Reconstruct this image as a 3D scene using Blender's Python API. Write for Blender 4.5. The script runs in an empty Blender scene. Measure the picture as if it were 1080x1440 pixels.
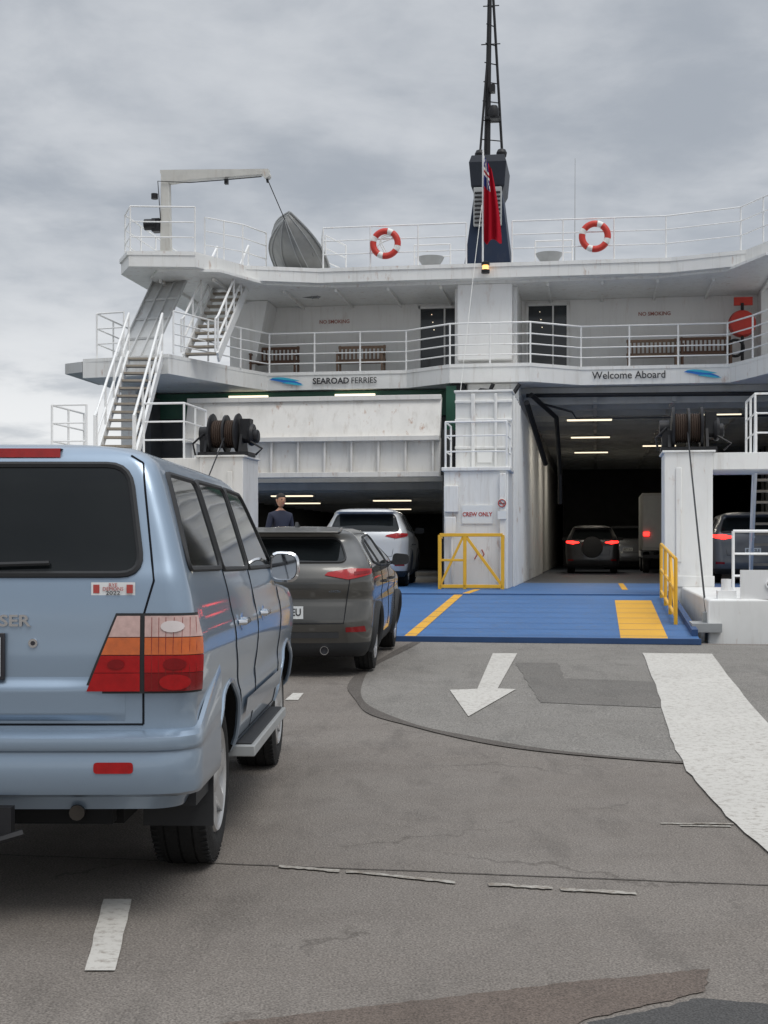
import bpy, bmesh, math, random
from mathutils import Vector, Matrix
random.seed(5)
scene=bpy.context.scene; col=scene.collection
rad=math.radians
# ---------------------------------------------------------------- materials
def nt(m):
    m.use_nodes=True; t=m.node_tree; return t,t.nodes,t.links
def mat(name,c,rough=.5,metal=0,var=.0,vs=3,bump=0,bs=60,coat=0,emit=None,es=0,spec=.5,rust=0,streak=0,dirt=0,ior=1.5):
    m=bpy.data.materials.new(name); t,n,l=nt(m); b=n['Principled BSDF']
    b.inputs['Base Color'].default_value=(*c,1); b.inputs['Roughness'].default_value=rough
    b.inputs['Metallic'].default_value=metal; b.inputs['Coat Weight'].default_value=coat
    b.inputs['Coat Roughness'].default_value=.06; b.inputs['Specular IOR Level'].default_value=spec; b.inputs['IOR'].default_value=ior
    if emit: b.inputs['Emission Color'].default_value=(*emit,1); b.inputs['Emission Strength'].default_value=es
    tc=n.new('ShaderNodeTexCoord'); cur=None
    if var or rust or streak or dirt:
        no=n.new('ShaderNodeTexNoise'); no.inputs['Scale'].default_value=vs; no.inputs['Detail'].default_value=6
        l.new(tc.outputs['Object'],no.inputs['Vector'])
        mx=n.new('ShaderNodeMix'); mx.data_type='RGBA'
        mx.inputs['A'].default_value=(*[x*(1-var) for x in c],1); mx.inputs['B'].default_value=(*[min(1,x*(1+var)) for x in c],1)
        l.new(no.outputs['Fac'],mx.inputs['Factor']); cur=mx.outputs['Result']
        def layer(cur,scale,vecs,lo,hi,colr,amt):
            mp=n.new('ShaderNodeMapping'); mp.inputs['Scale'].default_value=vecs; l.new(tc.outputs['Object'],mp.inputs['Vector'])
            k=n.new('ShaderNodeTexNoise'); k.inputs['Scale'].default_value=scale; k.inputs['Detail'].default_value=8; k.inputs['Roughness'].default_value=.65
            l.new(mp.outputs['Vector'],k.inputs['Vector'])
            r=n.new('ShaderNodeMapRange'); r.inputs['From Min'].default_value=lo; r.inputs['From Max'].default_value=hi; r.inputs['To Max'].default_value=amt
            l.new(k.outputs['Fac'],r.inputs['Value'])
            x=n.new('ShaderNodeMix'); x.data_type='RGBA'; x.inputs['B'].default_value=(*colr,1)
            l.new(r.outputs['Result'],x.inputs['Factor']); l.new(cur,x.inputs['A']); return x.outputs['Result']
        if dirt: cur=layer(cur,2.2,(1,1,.35),.48,.75,(.25,.235,.21),dirt)
        if streak: cur=layer(cur,5,(1.6,1.6,.12),.54,.8,(.33,.27,.20),streak)
        if rust: cur=layer(cur,3.2,(1.5,1.5,.5),.61,.73,(.32,.13,.04),rust)
        l.new(cur,b.inputs['Base Color'])
    if bump:
        nb=n.new('ShaderNodeTexNoise'); nb.inputs['Scale'].default_value=bs; nb.inputs['Detail'].default_value=4
        l.new(tc.outputs['Object'],nb.inputs['Vector']); bp=n.new('ShaderNodeBump'); bp.inputs['Strength'].default_value=bump; bp.inputs['Distance'].default_value=.02
        l.new(nb.outputs['Fac'],bp.inputs['Height']); l.new(bp.outputs['Normal'],b.inputs['Normal'])
    return m
def asphalt(name,c1,c2,patchc,agg=90,stain=.6,cr=.35):
    m=bpy.data.materials.new(name); t,n,l=nt(m); b=n['Principled BSDF']; b.inputs['Specular IOR Level'].default_value=.3
    g=n.new('ShaderNodeNewGeometry'); P=g.outputs['Position']
    def noise(s,d=6,r=.6,vec=None):
        k=n.new('ShaderNodeTexNoise'); k.inputs['Scale'].default_value=s; k.inputs['Detail'].default_value=d; k.inputs['Roughness'].default_value=r
        l.new(vec or P,k.inputs['Vector']); return k.outputs['Fac']
    def rng(v,a,b_,c=0,d=1):
        k=n.new('ShaderNodeMapRange'); k.inputs['From Min'].default_value=a;k.inputs['From Max'].default_value=b_;k.inputs['To Min'].default_value=c;k.inputs['To Max'].default_value=d
        l.new(v,k.inputs['Value']); return k.outputs['Result']
    def mix(f,a,bb,mode='MIX'):
        k=n.new('ShaderNodeMix'); k.data_type='RGBA'; k.blend_type=mode
        if isinstance(f,float): k.inputs['Factor'].default_value=f
        else: l.new(f,k.inputs['Factor'])
        for nm,v in (('A',a),('B',bb)):
            if isinstance(v,tuple): k.inputs[nm].default_value=(*v,1)
            else: l.new(v,k.inputs[nm])
        return k.outputs['Result']
    base=mix(rng(noise(.45,5),.35,.65),c1,c2)
    base=mix(rng(noise(1.7,8,.7),.47,.68,0,stain),base,patchc)
    mp=n.new('ShaderNodeMapping'); mp.inputs['Scale'].default_value=(2.6,.7,1); mp.inputs['Rotation'].default_value=(0,0,.5); l.new(P,mp.inputs['Vector'])
    base=mix(rng(noise(1.3,7,.65,mp.outputs['Vector']),.52,.70,0,stain*1.1),base,tuple(q*.58 for q in patchc))
    base=mix(rng(noise(6,6,.7),.56,.74,0,stain*.8),base,tuple(q*.7 for q in patchc))
    vo=n.new('ShaderNodeTexVoronoi'); vo.inputs['Scale'].default_value=agg; l.new(P,vo.inputs['Vector'])
    base=mix(rng(vo.outputs['Distance'],.0,.75,.0,.35),base,tuple(min(1,q*1.7) for q in c2))
    base=mix(rng(noise(agg*1.3,3),.40,.7,0,.8),base,tuple(q*.25 for q in c1),'MIX')
    w=n.new('ShaderNodeTexNoise'); w.inputs['Scale'].default_value=1.6; w.inputs['Detail'].default_value=8; w.inputs['Roughness'].default_value=.65; l.new(P,w.inputs['Vector'])
    ad=n.new('ShaderNodeVectorMath'); ad.operation='MULTIPLY_ADD'; ad.inputs[1].default_value=(1.1,1.1,1.1); l.new(w.outputs['Color'],ad.inputs[0]); l.new(P,ad.inputs[2])
    ve=n.new('ShaderNodeTexVoronoi'); ve.feature='DISTANCE_TO_EDGE'; ve.inputs['Scale'].default_value=.42; l.new(ad.outputs[0],ve.inputs['Vector'])
    e=rng(ve.outputs['Distance'],.0,.012,cr*2,0)
    mm=n.new('ShaderNodeMath'); mm.operation='MULTIPLY'; l.new(e,mm.inputs[0]); l.new(rng(noise(.9,3),.46,.60),mm.inputs[1])
    base=mix(mm.outputs[0],base,(.06,.05,.042))
    l.new(base,b.inputs['Base Color'])
    bp=n.new('ShaderNodeBump'); bp.inputs['Strength'].default_value=.5; bp.inputs['Distance'].default_value=.01
    l.new(vo.outputs['Distance'],bp.inputs['Height']); l.new(bp.outputs['Normal'],b.inputs['Normal'])
    l.new(rng(noise(2.5),.3,.7,.7,.95),b.inputs['Roughness'])
    return m
def worn(name,c,under,amt=.62,rough=.7,lo=.8,sc=16):
    m=bpy.data.materials.new(name); t,n,l=nt(m); b=n['Principled BSDF']; b.inputs['Roughness'].default_value=rough; b.inputs['Specular IOR Level'].default_value=.35
    g=n.new('ShaderNodeNewGeometry')
    def noi(s,d,r):
        k=n.new('ShaderNodeTexNoise'); k.inputs['Scale'].default_value=s;k.inputs['Detail'].default_value=d;k.inputs['Roughness'].default_value=r; l.new(g.outputs['Position'],k.inputs['Vector']); return k
    k=noi(sc,9,.8); r=n.new('ShaderNodeMapRange'); r.inputs['From Min'].default_value=amt-.06;r.inputs['From Max'].default_value=amt+.1; l.new(k.outputs['Fac'],r.inputs['Value'])
    k2=noi(.9,8,.6); x0=n.new('ShaderNodeMix'); x0.data_type='RGBA'; x0.inputs['A'].default_value=(*[q*lo for q in c],1); x0.inputs['B'].default_value=(*[min(1,q*(2-lo)*.97) for q in c],1); l.new(k2.outputs['Fac'],x0.inputs['Factor'])
    x=n.new('ShaderNodeMix'); x.data_type='RGBA'; l.new(x0.outputs['Result'],x.inputs['A']); x.inputs['B'].default_value=(*under,1); l.new(r.outputs['Result'],x.inputs['Factor']); l.new(x.outputs['Result'],b.inputs['Base Color'])
    k3=noi(90,3,.6); bp=n.new('ShaderNodeBump'); bp.inputs['Strength'].default_value=.4; bp.inputs['Distance'].default_value=.006; l.new(k3.outputs['Fac'],bp.inputs['Height']); l.new(bp.outputs['Normal'],b.inputs['Normal'])
    return m
M={}
M['white']=mat('ship_white',(.78,.78,.76),.45,var=.05,vs=1.2,bump=.06,bs=6,streak=.45,rust=.6,dirt=.15)
M['whiteclean']=mat('ship_white_clean',(.80,.80,.79),.45,var=.05,vs=1,bump=.05,bs=5,streak=.28,rust=.2,dirt=.1)
M['rusty']=mat('ship_white_rusty',(.70,.68,.64),.55,var=.06,vs=2,bump=.12,bs=9,streak=.5,rust=.9,dirt=.25)
M['rail']=mat('rail_white',(.80,.80,.79),.4,var=.06,vs=9,rust=.3)
M['ceil']=mat('deckhead_grey',(.50,.50,.48),.7,var=.15,vs=.8,dirt=.4)
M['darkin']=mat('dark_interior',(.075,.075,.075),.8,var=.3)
M['black']=mat('black_steel',(.014,.014,.016),.5,var=.3,vs=8,spec=.35)
M['rope']=mat('rusty_wire',(.05,.03,.02),.85,var=.4,vs=30,bump=.5,bs=120)
M['navy']=mat('navy_paint',(.010,.019,.042),.5,var=.15,vs=2,streak=.06,spec=.25)
M['navydk']=mat('navy_cap_paint',(.02,.024,.034),.5,var=.2,vs=2,spec=.25)
M['green']=mat('green_paint',(.015,.085,.05),.5,var=.3)
M['blue']=worn('blue_deck_paint',(.045,.135,.32),(.09,.12,.16),.60,.55,.70,8)
M['yellow']=worn('yellow_deck_paint',(.68,.36,.03),(.3,.2,.08),.62,.6)
M['yelsteel']=mat('yellow_steel',(.78,.43,.03),.45,var=.12,vs=6,rust=.4)
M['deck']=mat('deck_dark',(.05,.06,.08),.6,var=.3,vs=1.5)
M['red']=mat('ring_red',(.55,.04,.025),.5,var=.12,vs=10)
M['ringwhite']=mat('ring_white',(.75,.75,.72),.5)
M['flagred']=mat('flag_red',(.36,.008,.02),.85,var=.15,vs=6,spec=.1)
M['flagblue']=mat('flag_blue',(.015,.02,.13),.8,spec=.1)
M['wood']=mat('bench_wood',(.13,.07,.045),.65,var=.35,vs=12)
M['wood2']=mat('bench_wood_pale',(.24,.16,.11),.65,var=.35,vs=12)
M['alu']=mat('boat_aluminium',(.24,.245,.24),.5,metal=.25,var=.3,vs=4,dirt=.3)
M['grey']=mat('grey_steel',(.33,.34,.34),.5,var=.15,vs=4,dirt=.2)
M['palegrey']=mat('davit_paint',(.58,.57,.53),.5,var=.1,vs=4,dirt=.4,streak=.4,rust=.4)
M['signred']=mat('sign_red',(.42,.06,.05),.5)
M['ink']=mat('ink',(.02,.02,.025),.5)
M['logoblue']=mat('logo_blue',(.01,.16,.55),.4); M['logocyan']=mat('logo_cyan',(.03,.42,.6),.4)
M['lamp']=mat('ceiling_lamp',(.9,.85,.7),.5,emit=(1,.86,.62),es=1.4)
M['lampo']=mat('stern_lamp',(.9,.5,.2),.5,emit=(1,.5,.15),es=2)
M['glass']=mat('car_glass',(.010,.012,.013),.04,spec=.5,ior=1.33)
M['doorglass']=mat('door_glass',(.03,.035,.04),.08,spec=.5)
M['mirror']=mat('mirror_glass',(.35,.37,.40),.04,metal=1)
M['tyre']=mat('tyre_rubber',(.02,.02,.02),.8,var=.25,vs=25,bump=.3,bs=60,spec=.25)
M['rim']=mat('alloy_rim',(.5,.5,.5),.35,metal=.7,var=.2,vs=9)
M['chrome']=mat('chrome',(.75,.76,.78),.12,metal=1)
M['plastic']=mat('black_plastic',(.03,.031,.033),.6,var=.15,vs=20,spec=.3)
M['under']=mat('underbody',(.012,.012,.012),.9,spec=.2)
M['seam']=mat('panel_gap',(.012,.014,.018),.8,spec=.1)
M['tailred']=mat('tail_lamp_red',(.34,.006,.008),.12,var=.3,vs=30,spec=.5)
M['taildk']=mat('tail_lamp_dark_red',(.19,.004,.006),.12,var=.2,vs=30,spec=.5)
M['tailamb']=mat('tail_lamp_amber',(.50,.10,.012),.12,var=.3,vs=40,spec=.5)
M['tailclr']=mat('tail_lamp_clear',(.50,.34,.31),.12,var=.35,vs=35,spec=.5)
M['brake']=mat('lit_tail_lamp',(.8,.02,.02),.3,emit=(1,.02,.015),es=5)
M['plate']=mat('number_plate',(.72,.74,.74),.4)
M['skin']=mat('skin',(.42,.22,.14),.55,var=.08,vs=9)
M['hair']=mat('hair',(.02,.015,.012),.7,bump=.6,bs=90)
M['uniform']=mat('uniform_navy',(.02,.024,.045),.85,var=.2,vs=12)
M['water']=mat('sea_water',(.03,.05,.055),.12,bump=.6,bs=1.2)
def paint(nm,c,metal=.45,coat=.7): return mat(nm,c,.34,metal,coat=coat,var=.03,vs=400)
# ---------------------------------------------------------------- mesh builder
class MB:
    def __init__(s): s.v=[];s.f=[];s.m=[]
    def add(s,vs,fs,mi=0):
        o=len(s.v); s.v+=[tuple(v) for v in vs]; s.f+=[[i+o for i in f] for f in fs]; s.m+=[mi]*len(fs)
    def box(s,x0,x1,y0,y1,z0,z1,mi=0):
        s.add([(x0,y0,z0),(x1,y0,z0),(x1,y1,z0),(x0,y1,z0),(x0,y0,z1),(x1,y0,z1),(x1,y1,z1),(x0,y1,z1)],
              [(0,3,2,1),(4,5,6,7),(0,1,5,4),(1,2,6,5),(2,3,7,6),(3,0,4,7)],mi)
    def prism(s,poly,f,a,b,mi=0):
        n=len(poly); s.add([f(p,a) for p in poly]+[f(p,b) for p in poly],[list(range(n))[::-1],list(range(n,2*n))]+[(i,(i+1)%n,n+(i+1)%n,n+i) for i in range(n)],mi)
    def plan(s,poly,z0,z1,mi=0): s.prism(poly,lambda p,a:(p[0],p[1],a),z0,z1,mi)
    def beam(s,p,q,w,h,mi=0):
        p=Vector(p);q=Vector(q);d=(q-p).normalized(); up=Vector((0,0,1))
        if abs(d.z)>.98: up=Vector((0,1,0))
        r=d.cross(up).normalized()*w/2; u=r.cross(d).normalized()*h/2
        s.add([p-r-u,p+r-u,p+r+u,p-r+u,q-r-u,q+r-u,q+r+u,q-r+u],[(0,3,2,1),(4,5,6,7),(0,1,5,4),(1,2,6,5),(2,3,7,6),(3,0,4,7)],mi)
    def tube(s,pts,r,n=8,mi=0,closed=False,cap=True):
        pts=[Vector(p) for p in pts]; N=len(pts); rings=[]
        rr=r if isinstance(r,(list,tuple)) else [r]*N
        prev=None
        for i,p in enumerate(pts):
            if closed: d=pts[(i+1)%N]-pts[i-1]
            else: d=pts[min(i+1,N-1)]-pts[max(i-1,0)]
            d.normalize()
            if prev is None: a=Vector((0,0,1)) if abs(d.z)<.9 else Vector((1,0,0)); x=d.cross(a).normalized()
            else: x=(prev-d*prev.dot(d)).normalized()
            prev=x; y=d.cross(x); rings.append([p+(x*math.cos(t)+y*math.sin(t))*rr[i] for t in [2*math.pi*k/n for k in range(n)]])
        vs=[v for R in rings for v in R]; fs=[]
        for i in range(N if closed else N-1):
            j=(i+1)%N
            for k in range(n): fs.append((i*n+k,i*n+(k+1)%n,j*n+(k+1)%n,j*n+k))
        if not closed and cap: fs+= [list(range(n))[::-1],[(N-1)*n+k for k in range(n)]]
        s.add(vs,fs,mi)
    def lathe(s,prof,c,axis='x',n=28,mi=0,closed=False):
        vs=[];fs=[];c=Vector(c)
        for a,r in prof:
            for k in range(n):
                t=2*math.pi*k/n; p=(a,r*math.cos(t),r*math.sin(t))
                if axis=='y': p=(p[1],p[0],p[2])
                if axis=='z': p=(p[1],p[2],p[0])
                vs.append(c+Vector(p))
        L=len(prof)
        for i in range(L if closed else L-1):
            j=(i+1)%L
            for k in range(n): fs.append((i*n+k,i*n+(k+1)%n,j*n+(k+1)%n,j*n+k))
        if not closed: fs+=[list(range(n)),[(L-1)*n+k for k in range(n)][::-1]]
        s.add(vs,fs,mi)
    def grid(s,nu,nv,f,mi=0):
        s.add([f(i/nu,j/nv) for j in range(nv+1) for i in range(nu+1)],[(j*(nu+1)+i,j*(nu+1)+i+1,(j+1)*(nu+1)+i+1,(j+1)*(nu+1)+i) for j in range(nv) for i in range(nu)],mi)
    def gp(s,c,proj,mi=0,nu=12,nv=4):
        def f(u,v):
            a,b,d,e=c; p=[(a[i]*(1-u)+b[i]*u)*(1-v)+(e[i]*(1-u)+d[i]*u)*v for i in (0,1)]; return proj(*p)
        s.grid(nu,nv,f,mi)
    def patch(s,out,proj,mi=0,rings=4):
        n=len(out); cx=sum(p[0] for p in out)/n; cy=sum(p[1] for p in out)/n; vs=[];fs=[]
        for k in range(rings):
            t=1-k/rings
            for p in out: vs.append(proj(cx+(p[0]-cx)*t,cy+(p[1]-cy)*t))
        vs.append(proj(cx,cy))
        for k in range(rings-1):
            for i in range(n): fs.append((k*n+i,k*n+(i+1)%n,(k+1)*n+(i+1)%n,(k+1)*n+i))
        for i in range(n): fs.append(((rings-1)*n+i,(rings-1)*n+(i+1)%n,rings*n))
        s.add(vs,fs,mi)
def rp(pts,r,n=5):
    out=[];N=len(pts)
    for i in range(N):
        p=Vector(pts[i]);a=Vector(pts[i-1]);b=Vector(pts[(i+1)%N])
        ra=min(r,(a-p).length*.45);rb=min(r,(b-p).length*.45)
        A=p+(a-p).normalized()*ra;B=p+(b-p).normalized()*rb
        for k in range(n+1):
            t=k/n; out.append(tuple(A*(1-t)**2+p*2*t*(1-t)+B*t*t))
    res=[]
    for i in range(len(out)):
        a=Vector(out[i]);b=Vector(out[(i+1)%len(out)]);L=(b-a).length;k=max(1,int(L/.08))
        for j in range(k): res.append(tuple(a.lerp(b,j/k)))
    return res
def mk(mb,name,mats,parent=None,loc=(0,0,0),rot=(0,0,0),smooth=True,ang=35,bevel=0,fix=True,**kw):
    me=bpy.data.meshes.new(name); me.from_pydata(mb.v,[],mb.f); me.update()
    if not isinstance(mats,(list,tuple)): mats=[mats]
    for m in mats: me.materials.append(M[m] if isinstance(m,str) else m)
    me.polygons.foreach_set('material_index',mb.m)
    if fix:
        bm=bmesh.new(); bm.from_mesh(me); bmesh.ops.recalc_face_normals(bm,faces=bm.faces); bm.to_mesh(me); bm.free()
    if smooth:
        me.polygons.foreach_set('use_smooth',[True]*len(me.polygons)); me.set_sharp_from_angle(angle=rad(ang))
    o=bpy.data.objects.new(name,me); col.objects.link(o); o.location=loc; o.rotation_euler=rot
    if parent: o.parent=parent
    if bevel:
        bv=o.modifiers.new('b','BEVEL'); bv.width=bevel; bv.segments=2; bv.limit_method='ANGLE'; bv.angle_limit=rad(40)
    for k,v in kw.items(): o[k]=v
    return o
def empty(name,loc=(0,0,0),rotz=0,parent=None,**kw):
    o=bpy.data.objects.new(name,None); col.objects.link(o); o.location=loc; o.rotation_euler=(0,0,rotz); o.empty_display_size=.2
    if parent:o.parent=parent
    for k,v in kw.items(): o[k]=v
    return o
def text(name,s,size,loc,m,parent=None,rot=(rad(90),0,0),sx=1,ext=.002,shear=0,bold=0,align='CENTER'):
    c=bpy.data.curves.new(name,'FONT'); c.body=s; c.size=size; c.extrude=ext; c.align_x=align; c.align_y='CENTER'; c.shear=shear; c.offset=bold; c.resolution_u=3
    t=bpy.data.objects.new(name,c); col.objects.link(t); bpy.context.view_layer.update()
    me=bpy.data.meshes.new_from_object(t.evaluated_get(bpy.context.evaluated_depsgraph_get())); bpy.data.objects.remove(t)
    me.materials.clear(); me.materials.append(M[m]); o=bpy.data.objects.new(name,me); col.objects.link(o); o.location=loc; o.rotation_euler=rot; o.scale=(sx,1,1)
    if parent:o.parent=parent
    return o
# ---------------------------------------------------------------- ground
TH=rad(8.7); CT,ST=math.cos(TH),math.sin(TH)
def FW(u,v,w=0): return Vector((2.54+u*CT+v*ST,33-u*ST+v*CT,w))
SL=.0196
def G(y): return max(0,SL*(y-9))
def edge(x): return 19.02-.153*(max(-15,min(15,x))-.44)
M['asph']=asphalt('asphalt_brown',(.175,.152,.132),(.228,.205,.182),(.132,.114,.10),cr=.3)
M['asph2']=asphalt('asphalt_grey',(.20,.187,.168),(.24,.225,.205),(.14,.13,.117),agg=60,stain=.5,cr=.12)
M['asphdk']=asphalt('asphalt_dark',(.15,.14,.127),(.17,.158,.143),(.12,.112,.103),agg=60,stain=.4,cr=.1)
M['asphbr']=asphalt('road_tone_redbrown',(.138,.108,.09),(.16,.128,.107),(.11,.088,.074),agg=110,stain=.6,cr=.0)
M['asphbk']=asphalt('road_tone_black',(.07,.068,.066),(.085,.082,.08),(.055,.054,.053),agg=110,stain=.5,cr=.0)
M['seal']=asphalt('joint_sealant',(.10,.088,.077),(.12,.106,.093),(.08,.07,.061),agg=70,stain=.5,cr=.0)
M['roadwhite']=worn('road_paint_white',(.53,.51,.47),(.26,.23,.20),.56,.85,.86,22)
M['roadworn']=worn('road_paint_worn',(.42,.40,.36),(.2,.17,.14),.48,.85)
xs=[-400,-60,-15]+[-14+i for i in range(29)]+[15,60,400]
ys=[-300,0,4,9]
g=MB(); n=len(xs); vs=[]
for y in ys: vs+=[(x,y,G(y)) for x in xs]
vs+=[(x,edge(x),G(edge(x))) for x in xs]; vs+=[(x,edge(x),-4) for x in xs]
fs=[(j*n+i,j*n+i+1,(j+1)*n+i+1,(j+1)*n+i) for j in range(5) for i in range(n-1)]
g.add(vs,fs); mk(g,'quay_road','asph',smooth=False,fix=False,kind='structure')
s=MB(); s.add([(-6000,-3000,-2.2),(6000,-3000,-2.2),(6000,9000,-2.2),(-6000,9000,-2.2)],[(0,1,2,3)]); mk(s,'sea','water',smooth=False,kind='structure')
def flat(name,m,poly,h,kind='structure'):
    b=MB(); b.add([(x,y,G(y)+h) for x,y in poly],[list(range(len(poly)))]); return mk(b,name,m,smooth=False,fix=False,kind=kind)
def ragged(poly,amp=.02,step=.12):
    out=[]
    for i in range(len(poly)):
        a=Vector(poly[i]);b=Vector(poly[(i+1)%len(poly)]);k=max(1,int((b-a).length/step))
        for j in range(k):
            p=a.lerp(b,j/k)
            if j: p+=Vector((random.uniform(-amp,amp),random.uniform(-amp,amp)))
            out.append(tuple(p))
    return out
def ribbon(name,m,rows,h):
    b=MB(); R=[]
    for i in range(len(rows)-1):
        for k in range(4):
            t=k/4; R.append(tuple((rows[i][j][0]*(1-t)+rows[i+1][j][0]*t,rows[i][j][1]*(1-t)+rows[i+1][j][1]*t) for j in (0,1)))
    R.append(rows[-1])
    b.add([(p[0],p[1],G(p[1])+h) for r in R for p in r],[(2*i,2*i+1,2*i+3,2*i+2) for i in range(len(R)-1)]); return mk(b,name,m,smooth=False,fix=False,kind='structure')
def cr_(P,k_=6):
    sm=[]
    for i in range(len(P)-1):
        p0=Vector(P[max(i-1,0)]);p1=Vector(P[i]);p2=Vector(P[i+1]);p3=Vector(P[min(i+2,len(P)-1)])
        for k in range(k_):
            t=k/k_; sm.append(.5*((2*p1)+(p2-p0)*t+(2*p0-5*p1+4*p2-p3)*t*t+(3*p1-p0-3*p2+p3)*t**3))
    sm.append(Vector(P[-1])); return sm
bord=[(.45,18.6),(.13,16.96),(-.18,15.2),(-.28,13.7),(-.22,12.6),(-.08,11.8),(.18,11.15),(.5,10.6),(1.1,9.87),(2.0,9.35),(3.2,9.05),(6,9.02)]
sm=[(max(-9,p[0]),max(9.01,p[1])) for p in cr_(bord)]
flat('asphalt_patch','asph2',sm+[(9,9.02),(9,edge(9)-.05)],.004)
rows=[]
for i,p in enumerate(sm[:-8]):
    a=Vector(sm[max(i-1,0)]);b_=Vector(sm[i+1]);d=(b_-a).normalized();nn=Vector((-d.y,d.x));p=Vector(p); wd=.045+.015*math.sin(i*.45)
    rows.append((tuple(p-nn*wd*1.3),tuple(p+nn*wd)))
ribbon('road_seam','seal',rows,.008)
flat('asphalt_repair_patch','asphdk',ragged([(1.5,15.86),(1.99,15.86),(1.86,14.3),(2.72,14.0),(2.6,12.0),(1.40,12.4)],.012),.008)
flat('road_arrow','roadwhite',[(.70,11.5),(1.27,13.35),(1.10,13.42),(1.63,16.96),(1.33,16.96),(.90,13.38),(.63,13.3)],.012)
Lp=cr_([(3.17,17.0),(2.59,13.1),(2.15,10.4),(1.97,9.0),(1.88,7.9),(1.83,6.6),(1.85,5.2),(1.9,3.5)]);Rp=cr_([(3.99,16.9),(3.42,13.4),(3.0,10.6),(2.85,9.0),(2.75,7.9),(2.7,6.6),(2.7,5.2),(2.75,3.5)])
ribbon('road_edge_line','roadwhite',[(tuple(a+Vector((random.uniform(-.012,.012),0))),tuple(b+Vector((random.uniform(-.012,.012),0)))) for a,b in zip(Lp,Rp)],.012)
flat('road_dash','roadwhite',ragged([(-1.03,4.77),(-.925,4.77),(-1.045,5.74),(-1.16,5.74)],.003,.1),.006)
flat('road_dash','roadwhite',[(-.90,12.6),(-.78,12.6),(-.76,13.1),(-.86,13.1)],.006)
def wob(a,b,w,n=26,amp=.006):
    R=[]; dy=0
    for i in range(n+1):
        t=i/n; dy+=random.uniform(-amp,amp); x=a[0]*(1-t)+b[0]*t;y=a[1]*(1-t)+b[1]*t+dy; R.append(((x,y-w/2*(.5+.8*random.random())),(x,y+w/2*(.5+.8*random.random()))))
    return R
ribbon('road_joint','seal',wob((-4,6.95),(4,5.6),.02,90,.004),.003)
for a,b_ in (((-.48,6.33),(-.2,6.24)),((-.17,6.23),(.31,6.03)),((.45,5.99),(.72,5.92)),((.75,5.91),(1.06,5.83))):
    ribbon('road_joint_line','roadworn',wob(a,b_,.05,12,.003),.007)
for q in range(3): ribbon('road_scuff','roadworn',wob((1.46+.09*q,7.32-.06*(q%2)),(1.78+.03*q,7.3-.06*(q%2)),.03,8,.002),.005+.001*q)
flat('brown_road_band','asphbr',ragged([(-.9,4.1),(.0,4.42),(.55,4.62),(1.13,4.80),(1.05,4.55),(.9,4.45),(.62,4.28),(.5,4.1)],.008,.03),.004)  # red-brown tone laid over the road nearest the camera
flat('dark_road_patch','asphbk',ragged([(.62,4.24),(.84,4.36),(1.02,4.47),(1.3,4.40),(1.6,4.3),(1.9,4.0),(1.5,3.6),(.6,3.6)],.008,.03),.008)  # near-black area beside the brown band, same road surface
# ---------------------------------------------------------------- ferry
fo=FW(0,0,0)
F=empty('ferry',fo,-TH,label='white vehicle ferry with open stern and lowered blue ramp',category='ferry')
D=.6
b=MB()
for sgn in (-1,1):
    a,c=(4.0,9.0) if sgn>0 else (-9.0,-4.0)
    b.plan([(a,-13.5),(c,-12.6),(c,-7.5),(a,-7.5)] if sgn>0 else [(a,-12.6),(c,-13.5),(c,-7.5),(a,-7.5)],-3,.75)
    b.box(min(sgn*8.6,sgn*9.0),max(sgn*8.6,sgn*9.0),-7.5,-.5,-3,2.5)
    b.box(min(sgn*8.6,sgn*9.0),max(sgn*8.6,sgn*9.0),-.499,45,-3,5.355)
b.box(-9,9,-7.499,44.9,-3,D-.02)
mk(b,'hull','white',F,bevel=.03)
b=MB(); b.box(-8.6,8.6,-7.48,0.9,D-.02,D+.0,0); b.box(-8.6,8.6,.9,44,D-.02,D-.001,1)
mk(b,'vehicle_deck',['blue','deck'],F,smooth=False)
for sgn in (-1,1):
    b=MB(); N=24
    inner=[(5.0+.2*math.copysign(abs(math.cos(t))**.6,math.cos(t)),.95+.09*math.copysign(abs(math.sin(t))**.6,math.sin(t))) for t in [2*math.pi*k/N for k in range(N)]]
    outer=[]
    for t in [2*math.pi*k/N for k in range(N)]:
        c_,s_=math.cos(t),math.sin(t); k=max(abs(c_),abs(s_)); outer.append((5.0+.55*c_/k,.95+.2*s_/k))
    fr,bk=-13.35,-13.27
    vs=[(sgn*x,fr,z) for x,z in inner+outer]+[(sgn*x,bk,z) for x,z in inner+outer]
    fs=[]
    for i in range(N):
        j=(i+1)%N; fs+=[(i,j,N+j,N+i),(2*N+i,2*N+j,3*N+j,3*N+i),(i,j,2*N+j,2*N+i),(N+i,N+j,3*N+j,3*N+i)]
    b.add(vs,fs); b.box(min(sgn*5.551,sgn*8.9),max(sgn*5.551,sgn*8.9),-13.35,-13.27,.7,1.15)
    b.box(min(sgn*4.15,sgn*4.4),max(sgn*4.15,sgn*4.4),-13.3,-13.0,.75,.86); b.tube([(sgn*4.28,-13.1,.8),(sgn*4.28,-13.1,1.02)],.07,12)
    b.tube([(sgn*5.0+.21*math.cos(t),-13.36,.95+.1*math.sin(t)) for t in [2*math.pi*k/20 for k in range(20)]],.016,6,closed=True)
    mk(b,'bulwark','whiteclean',F)
b=MB()
def rpz(p,a): return (a,p[0],p[1])
b.prism([(-14.4,.185),(-14.4,.25),(-7.5,D-.005),(-7.5,D-.2),(-14.0,.19)],rpz,-3.83,3.83,0)
def rs(u0,u1,v0,v1,mi,h=.006):
    f=lambda v:.25+(D-.005-.25)*(v+14.4)/6.9+h
    b.add([(u0,v0,f(v0)),(u1,v0,f(v0)),(u1,v1,f(v1)),(u0,v1,f(v1))],[(0,1,2,3)],mi)
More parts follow.
